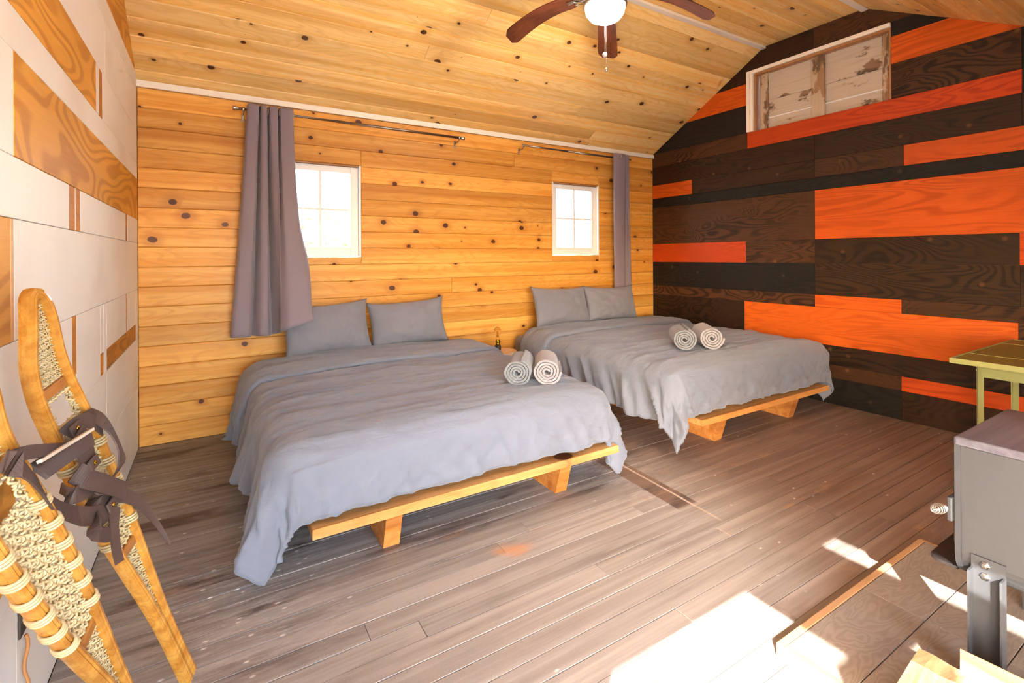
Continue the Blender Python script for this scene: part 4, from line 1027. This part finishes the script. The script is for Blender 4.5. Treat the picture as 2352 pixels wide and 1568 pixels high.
# ================================================================ SNOWSHOES
from bisect import bisect
SH = [(0, .0125), (.10, .0125), (.22, .0135), (.34, .022), (.48, .037), (.62, .049), (.76, .0555), (.88, .0565), (.98, .053), (1.06, .046), (1.13, .036), (1.18, .026), (1.21, .015), (1.222, 0)]
def half(t):
    i = min(max(bisect([s[0] for s in SH], t)-1, 0), len(SH)-2); a, b = SH[i], SH[i+1]; k = (t-a[0])/(b[0]-a[0]); return a[1]+(b[1]-a[1])*k
def curl(t): return .045*sm(.95, 1.22, t)**1.5
def snowshoe(mw, label):
    root = tag(empty('snowshoe', mw=mw), label, 'snowshoe', 'old wooden snowshoes leaning on the white wall')
    left = catmull([(-w, t, curl(t)) for t, w in SH], 46); right = [Vector((-p.x, p.y, p.z)) for p in left[::-1]][1:]
    sec = [(-.012, -.014), (-.004, -.016), (0, -.0135), (.004, -.016), (.012, -.014), (.0135, -.006), (.0135, .006), (.012, .014), (.004, .016), (0, .0135), (-.004, .016), (-.012, .014), (-.0135, .006), (-.0135, -.006)]
    sec = [(a*.88, b*.88) for a, b in sec]
    vs, fs = sweep(left+right, sec, False, Vector((0, 0, 1))); fix_normals(obj('frame', vs, fs, 'rail', root, False))
    # crossbars
    for (t, w) in ((.985, .026), (.50, .026)):
        hw = half(t)-.006; o = bbox('crossbar', (-hw, hw, t-w/2, t+w/2, -.006, .006), 'crossbar', root, .004)
    # rawhide lacing : diagonals both ways and cross strands, kept inside the frame
    def strands(name, t0, t1, sp, rad, hole=None):
        vs, fs = [], []
        def add(seg):
            if len(seg) < 3: return
            v, f = sweep(seg, ring(rad, 5), False, Vector((0, 0, 1))); b = len(vs); vs.extend(v); fs.extend([tuple(b+q for q in k) for k in f])
        for fam in (0, 1, 2):
            K = int((t1-t0)/sp)+20
            for k in range(-14, K):
                seg = []; N_ = 46
                for i in range(N_+1):
                    x = -.062+.124*i/N_
                    t = t0+k*sp+(x*1.15 if fam == 0 else -x*1.15 if fam == 1 else .0) + (.0 if fam < 2 else sp*.5)
                    t += .003*noise.noise(Vector((x*40, k*2.3+fam*9, 1)))
                    ok = t0 <= t <= t1 and abs(x) < half(t)-.004 and not (hole and hole[0] < t < hole[1] and abs(x) < hole[2])
                    if ok: seg.append(Vector((x, t, curl(t)+.0032*math.sin(x*420+k*PI+fam*2.1)+(.002*(fam-1)))))
                    else:
                        add(seg); seg = []
                add(seg)
        o = fix_normals(obj(name, vs, fs, 'rawhide', root, True)); o['kind'] = 'stuff'; return o
    strands('rawhide_lacing', .515, .97, .017, .0027, (.90, .96, .028)); strands('rawhide_lacing', 1.0, 1.205, .0085, .0013); strands('rawhide_lacing', .25, .486, .0115, .0017)
    # lacing wraps around the rails of the middle section
    wrap = None
    for sgn in (-1, 1):
        for t in (.56, .62, .68, .74, .80, .86):
            p = Vector((sgn*half(t), t, 0)); q = Vector((sgn*half(t+.01), t+.01, 0)); d = (q-p).normalized()
            if wrap is None:
                pts = []
                for i in range(49):
                    a = 2*PI*3*i/48; pts.append(Vector((.0165*math.cos(a), -.011+.022*i/48, .0185*math.sin(a))))
                wrap = tube('lacing_wrap', pts, .0032, 'rawhide', root, 6, Vector((0, 1, 0))); o = wrap
            else:
                o = bpy.data.objects.new('lacing_wrap', wrap.data); COL.objects.link(o); o.parent = root
            s = d.cross(Vector((0, 0, 1))); o.matrix_local = frame(p, s, d, (0, 0, 1))
    return root
def lean(T, P, wdir):
    T, P = Vector(T), Vector(P); ey = (P-T).normalized(); ex = Vector(wdir); ex = (ex-ey*ex.dot(ey)).normalized(); en = ex.cross(ey); return frame(T, ex, ey, en)
sA = snowshoe(lean((-.065, 1.74, .016), (-.385, 1.504, 1.172), (.383, .924, 0)), 'wooden snowshoe leaning on the white wall, tail ending on the open floor')
sB = snowshoe(lean((-.143, 1.569, .016), (-.36, 1.045, 1.099), (.288, .957, 0)), 'wooden snowshoe nearest the camera with wrapped rawhide rails')
SN = Vector((.91, -.377, .175)); SU = Vector((-.262, -.193, .946)); SW = Vector((.323, .906, .274))
def strap(pts, w, wd, th=.0035, root=None, taper=1.0, n=24, name='leather_strap', mat='leather'):
    return adopt(ribbon(name, pts, w, th, mat, None, wd, n, taper), root or sA)
strap([(-.296, 1.123, .925), (-.277, 1.130, .911), (-.273, 1.209, .848), (-.269, 1.301, .768), (-.262, 1.423, .693), (-.239, 1.485, .656), (-.213, 1.573, .627)], .042, SU, root=sB)
strap([(-.291, 1.137, .923), (-.278, 1.171, .918), (-.277, 1.295, .881), (-.272, 1.439, .838), (-.258, 1.560, .805)], .024, SU, .006)
strap([(-.274, 1.220, .866), (-.267, 1.309, .855), (-.260, 1.414, .841), (-.245, 1.501, .836)], .040, [SU-SN*.6, SU-SN*.4, SU-SN*.3, SU], .007)
strap([(-.272, 1.220, .884), (-.265, 1.309, .873), (-.258, 1.414, .859), (-.243, 1.501, .854)], .006, SU, .009, name='felt_edge', mat='felt')
strap([(-.268, 1.467, .771), (-.246, 1.482, .744), (-.221, 1.526, .709), (-.192, 1.598, .656)], .044, SU+SW*.3)
strap([(-.210, 1.584, .661), (-.181, 1.622, .624), (-.156, 1.647, .577), (-.131, 1.656, .524), (-.104, 1.654, .463)], .040, SU+SW*.6, taper=.12)
strap([(-.270, 1.590, .876), (-.244, 1.579, .859), (-.218, 1.572, .823), (-.201, 1.567, .778), (-.198, 1.568, .739), (-.215, 1.590, .704)], .036, [SW, SW, SW-SN*.4, SW-SN*.4, SW, SW])
strap([(-.212, 1.565, .634), (-.209, 1.537, .613), (-.205, 1.520, .583), (-.200, 1.505, .554), (-.193, 1.496, .526)], .026, SW)
strap([(-.219, 1.570, .622), (-.231, 1.498, .642), (-.235, 1.462, .641), (-.228, 1.467, .619), (-.215, 1.513, .593), (-.211, 1.552, .596)], .034, [SU, SU, SN+SU*.4, SU, SU, SU])
strap([(-.289, 1.493, .851), (-.272, 1.504, .869), (-.255, 1.543, .865), (-.238, 1.592, .827)], .036, SU)
strap([(-.290, 1.456, .746), (-.270, 1.445, .730), (-.253, 1.480, .722), (-.245, 1.527, .722)], .040, SU)
strap([(-.253, 1.524, .699), (-.237, 1.524, .674), (-.219, 1.568, .645)], .05, SU)
strap([(-.262, 1.46, .86), (-.256, 1.48, .825), (-.252, 1.50, .79), (-.25, 1.50, .76)], .05, SW, .004)
for p in ((-.268, 1.484, .866), (-.240, 1.50, .775), (-.214, 1.55, .648)):
    b = bbox('buckle', (-.018, .018, -.014, .014, -.003, .003), 'leather', None, .003); b.matrix_world = frame(p, SW, SU, SN); adopt(b, sA)
    rv = lathe('rivet', [(0, 0), (.0055, 0), (.0045, .002), (0, .003)], 'brass', None, (0, 0, 0), 10); rv.matrix_world = frame(Vector(p)+SN*.003, SW, SU, SN); adopt(rv, b)

# ================================================================ OUTLET WITH CORD
ou = tag(empty('wall_outlet', (XL, 1.738, .355)), 'dark brown double outlet with white sockets low on the white wall', 'outlet')
bbox('cover_plate', (0.0005, .006, -.037, .037, -.058, .058), 'outlet_brown', ou, .002)
for zz in (-.02, .02):
    sk = lathe('socket', [(0, .0), (.0165, 0), (.0165, .0025), (.015, .0035), (0, .0035)], 'outlet_white', None, (0, 0, 0), 20)
    sk.parent = ou; sk.matrix_local = frame((.006, 0, zz), (0, 1, 0), (0, 0, 1), (1, 0, 0))
    for yy in (-.006, .006): bbox('slot', (.0034, .0042, yy-.001, yy+.001, -.004, .005), 'black', sk, 0).matrix_local = frame((yy, 0, .0038), (0, 0, 1), (1, 0, 0), (0, 1, 0))
cpts = [Vector((XL+.012+.004*math.sin(k*.9), 1.716+.002*math.sin(k*1.7), .298-.0149*k)) for k in range(20)]
tag(tube('power_cord', cpts+[Vector((XL+.03, 1.70, .008)), Vector((XL+.05, 1.60, .006)), Vector((XL+.07, 1.3, .006))], .004, 'cord', None, 8, Vector((1, .2, 0))), 'thin tan cord hanging from the wall outlet', 'cord')

# ================================================================ OUTDOORS
gr = structure(boxes('ground', [(-40, 40, -40, 60, -.5, -.3)], 'ground'), 'dry pale ground outside the windows')
def shrub(x, y, r, hgt, seed, label):
    rnd = random.Random(seed); vs, fs = [], []
    for k in range(420):
        a = rnd.uniform(0, 2*PI); b = math.acos(rnd.uniform(-.2, 1)); q = r*rnd.uniform(.55, 1); c = Vector((math.cos(a)*math.sin(b)*q, math.sin(a)*math.sin(b)*q, hgt*.35+math.cos(b)*q*hgt/r*.6))
        d = Vector((rnd.uniform(-1, 1), rnd.uniform(-1, 1), rnd.uniform(-1, 1))).normalized()*.16; e = d.cross(Vector((rnd.uniform(-1, 1), rnd.uniform(-1, 1), 1))).normalized()*.08; i = len(vs)
        vs += [c-d, c+e, c+d, c-e]; fs.append((i, i+1, i+2, i+3))
    t = tag(empty('shrub', (x, y, -.3)), label, 'shrub', 'pale shrubs outside'); f = obj('foliage', vs, fs, 'leaf', t); f['kind'] = 'stuff'
    tube('stem', [(0, 0, 0), (.03, .02, hgt*.3), (0, .05, hgt*.6)], .04, 'bark', t, 7, Vector((1, 0, 0)))
shrub(1.9, 10.5, 1.1, 2.6, 1, 'pale green shrub seen through the window beside the wide curtain')
shrub(10.4, 11.5, 1.4, 3.4, 2, 'pale green shrub seen through the window above the far bed')
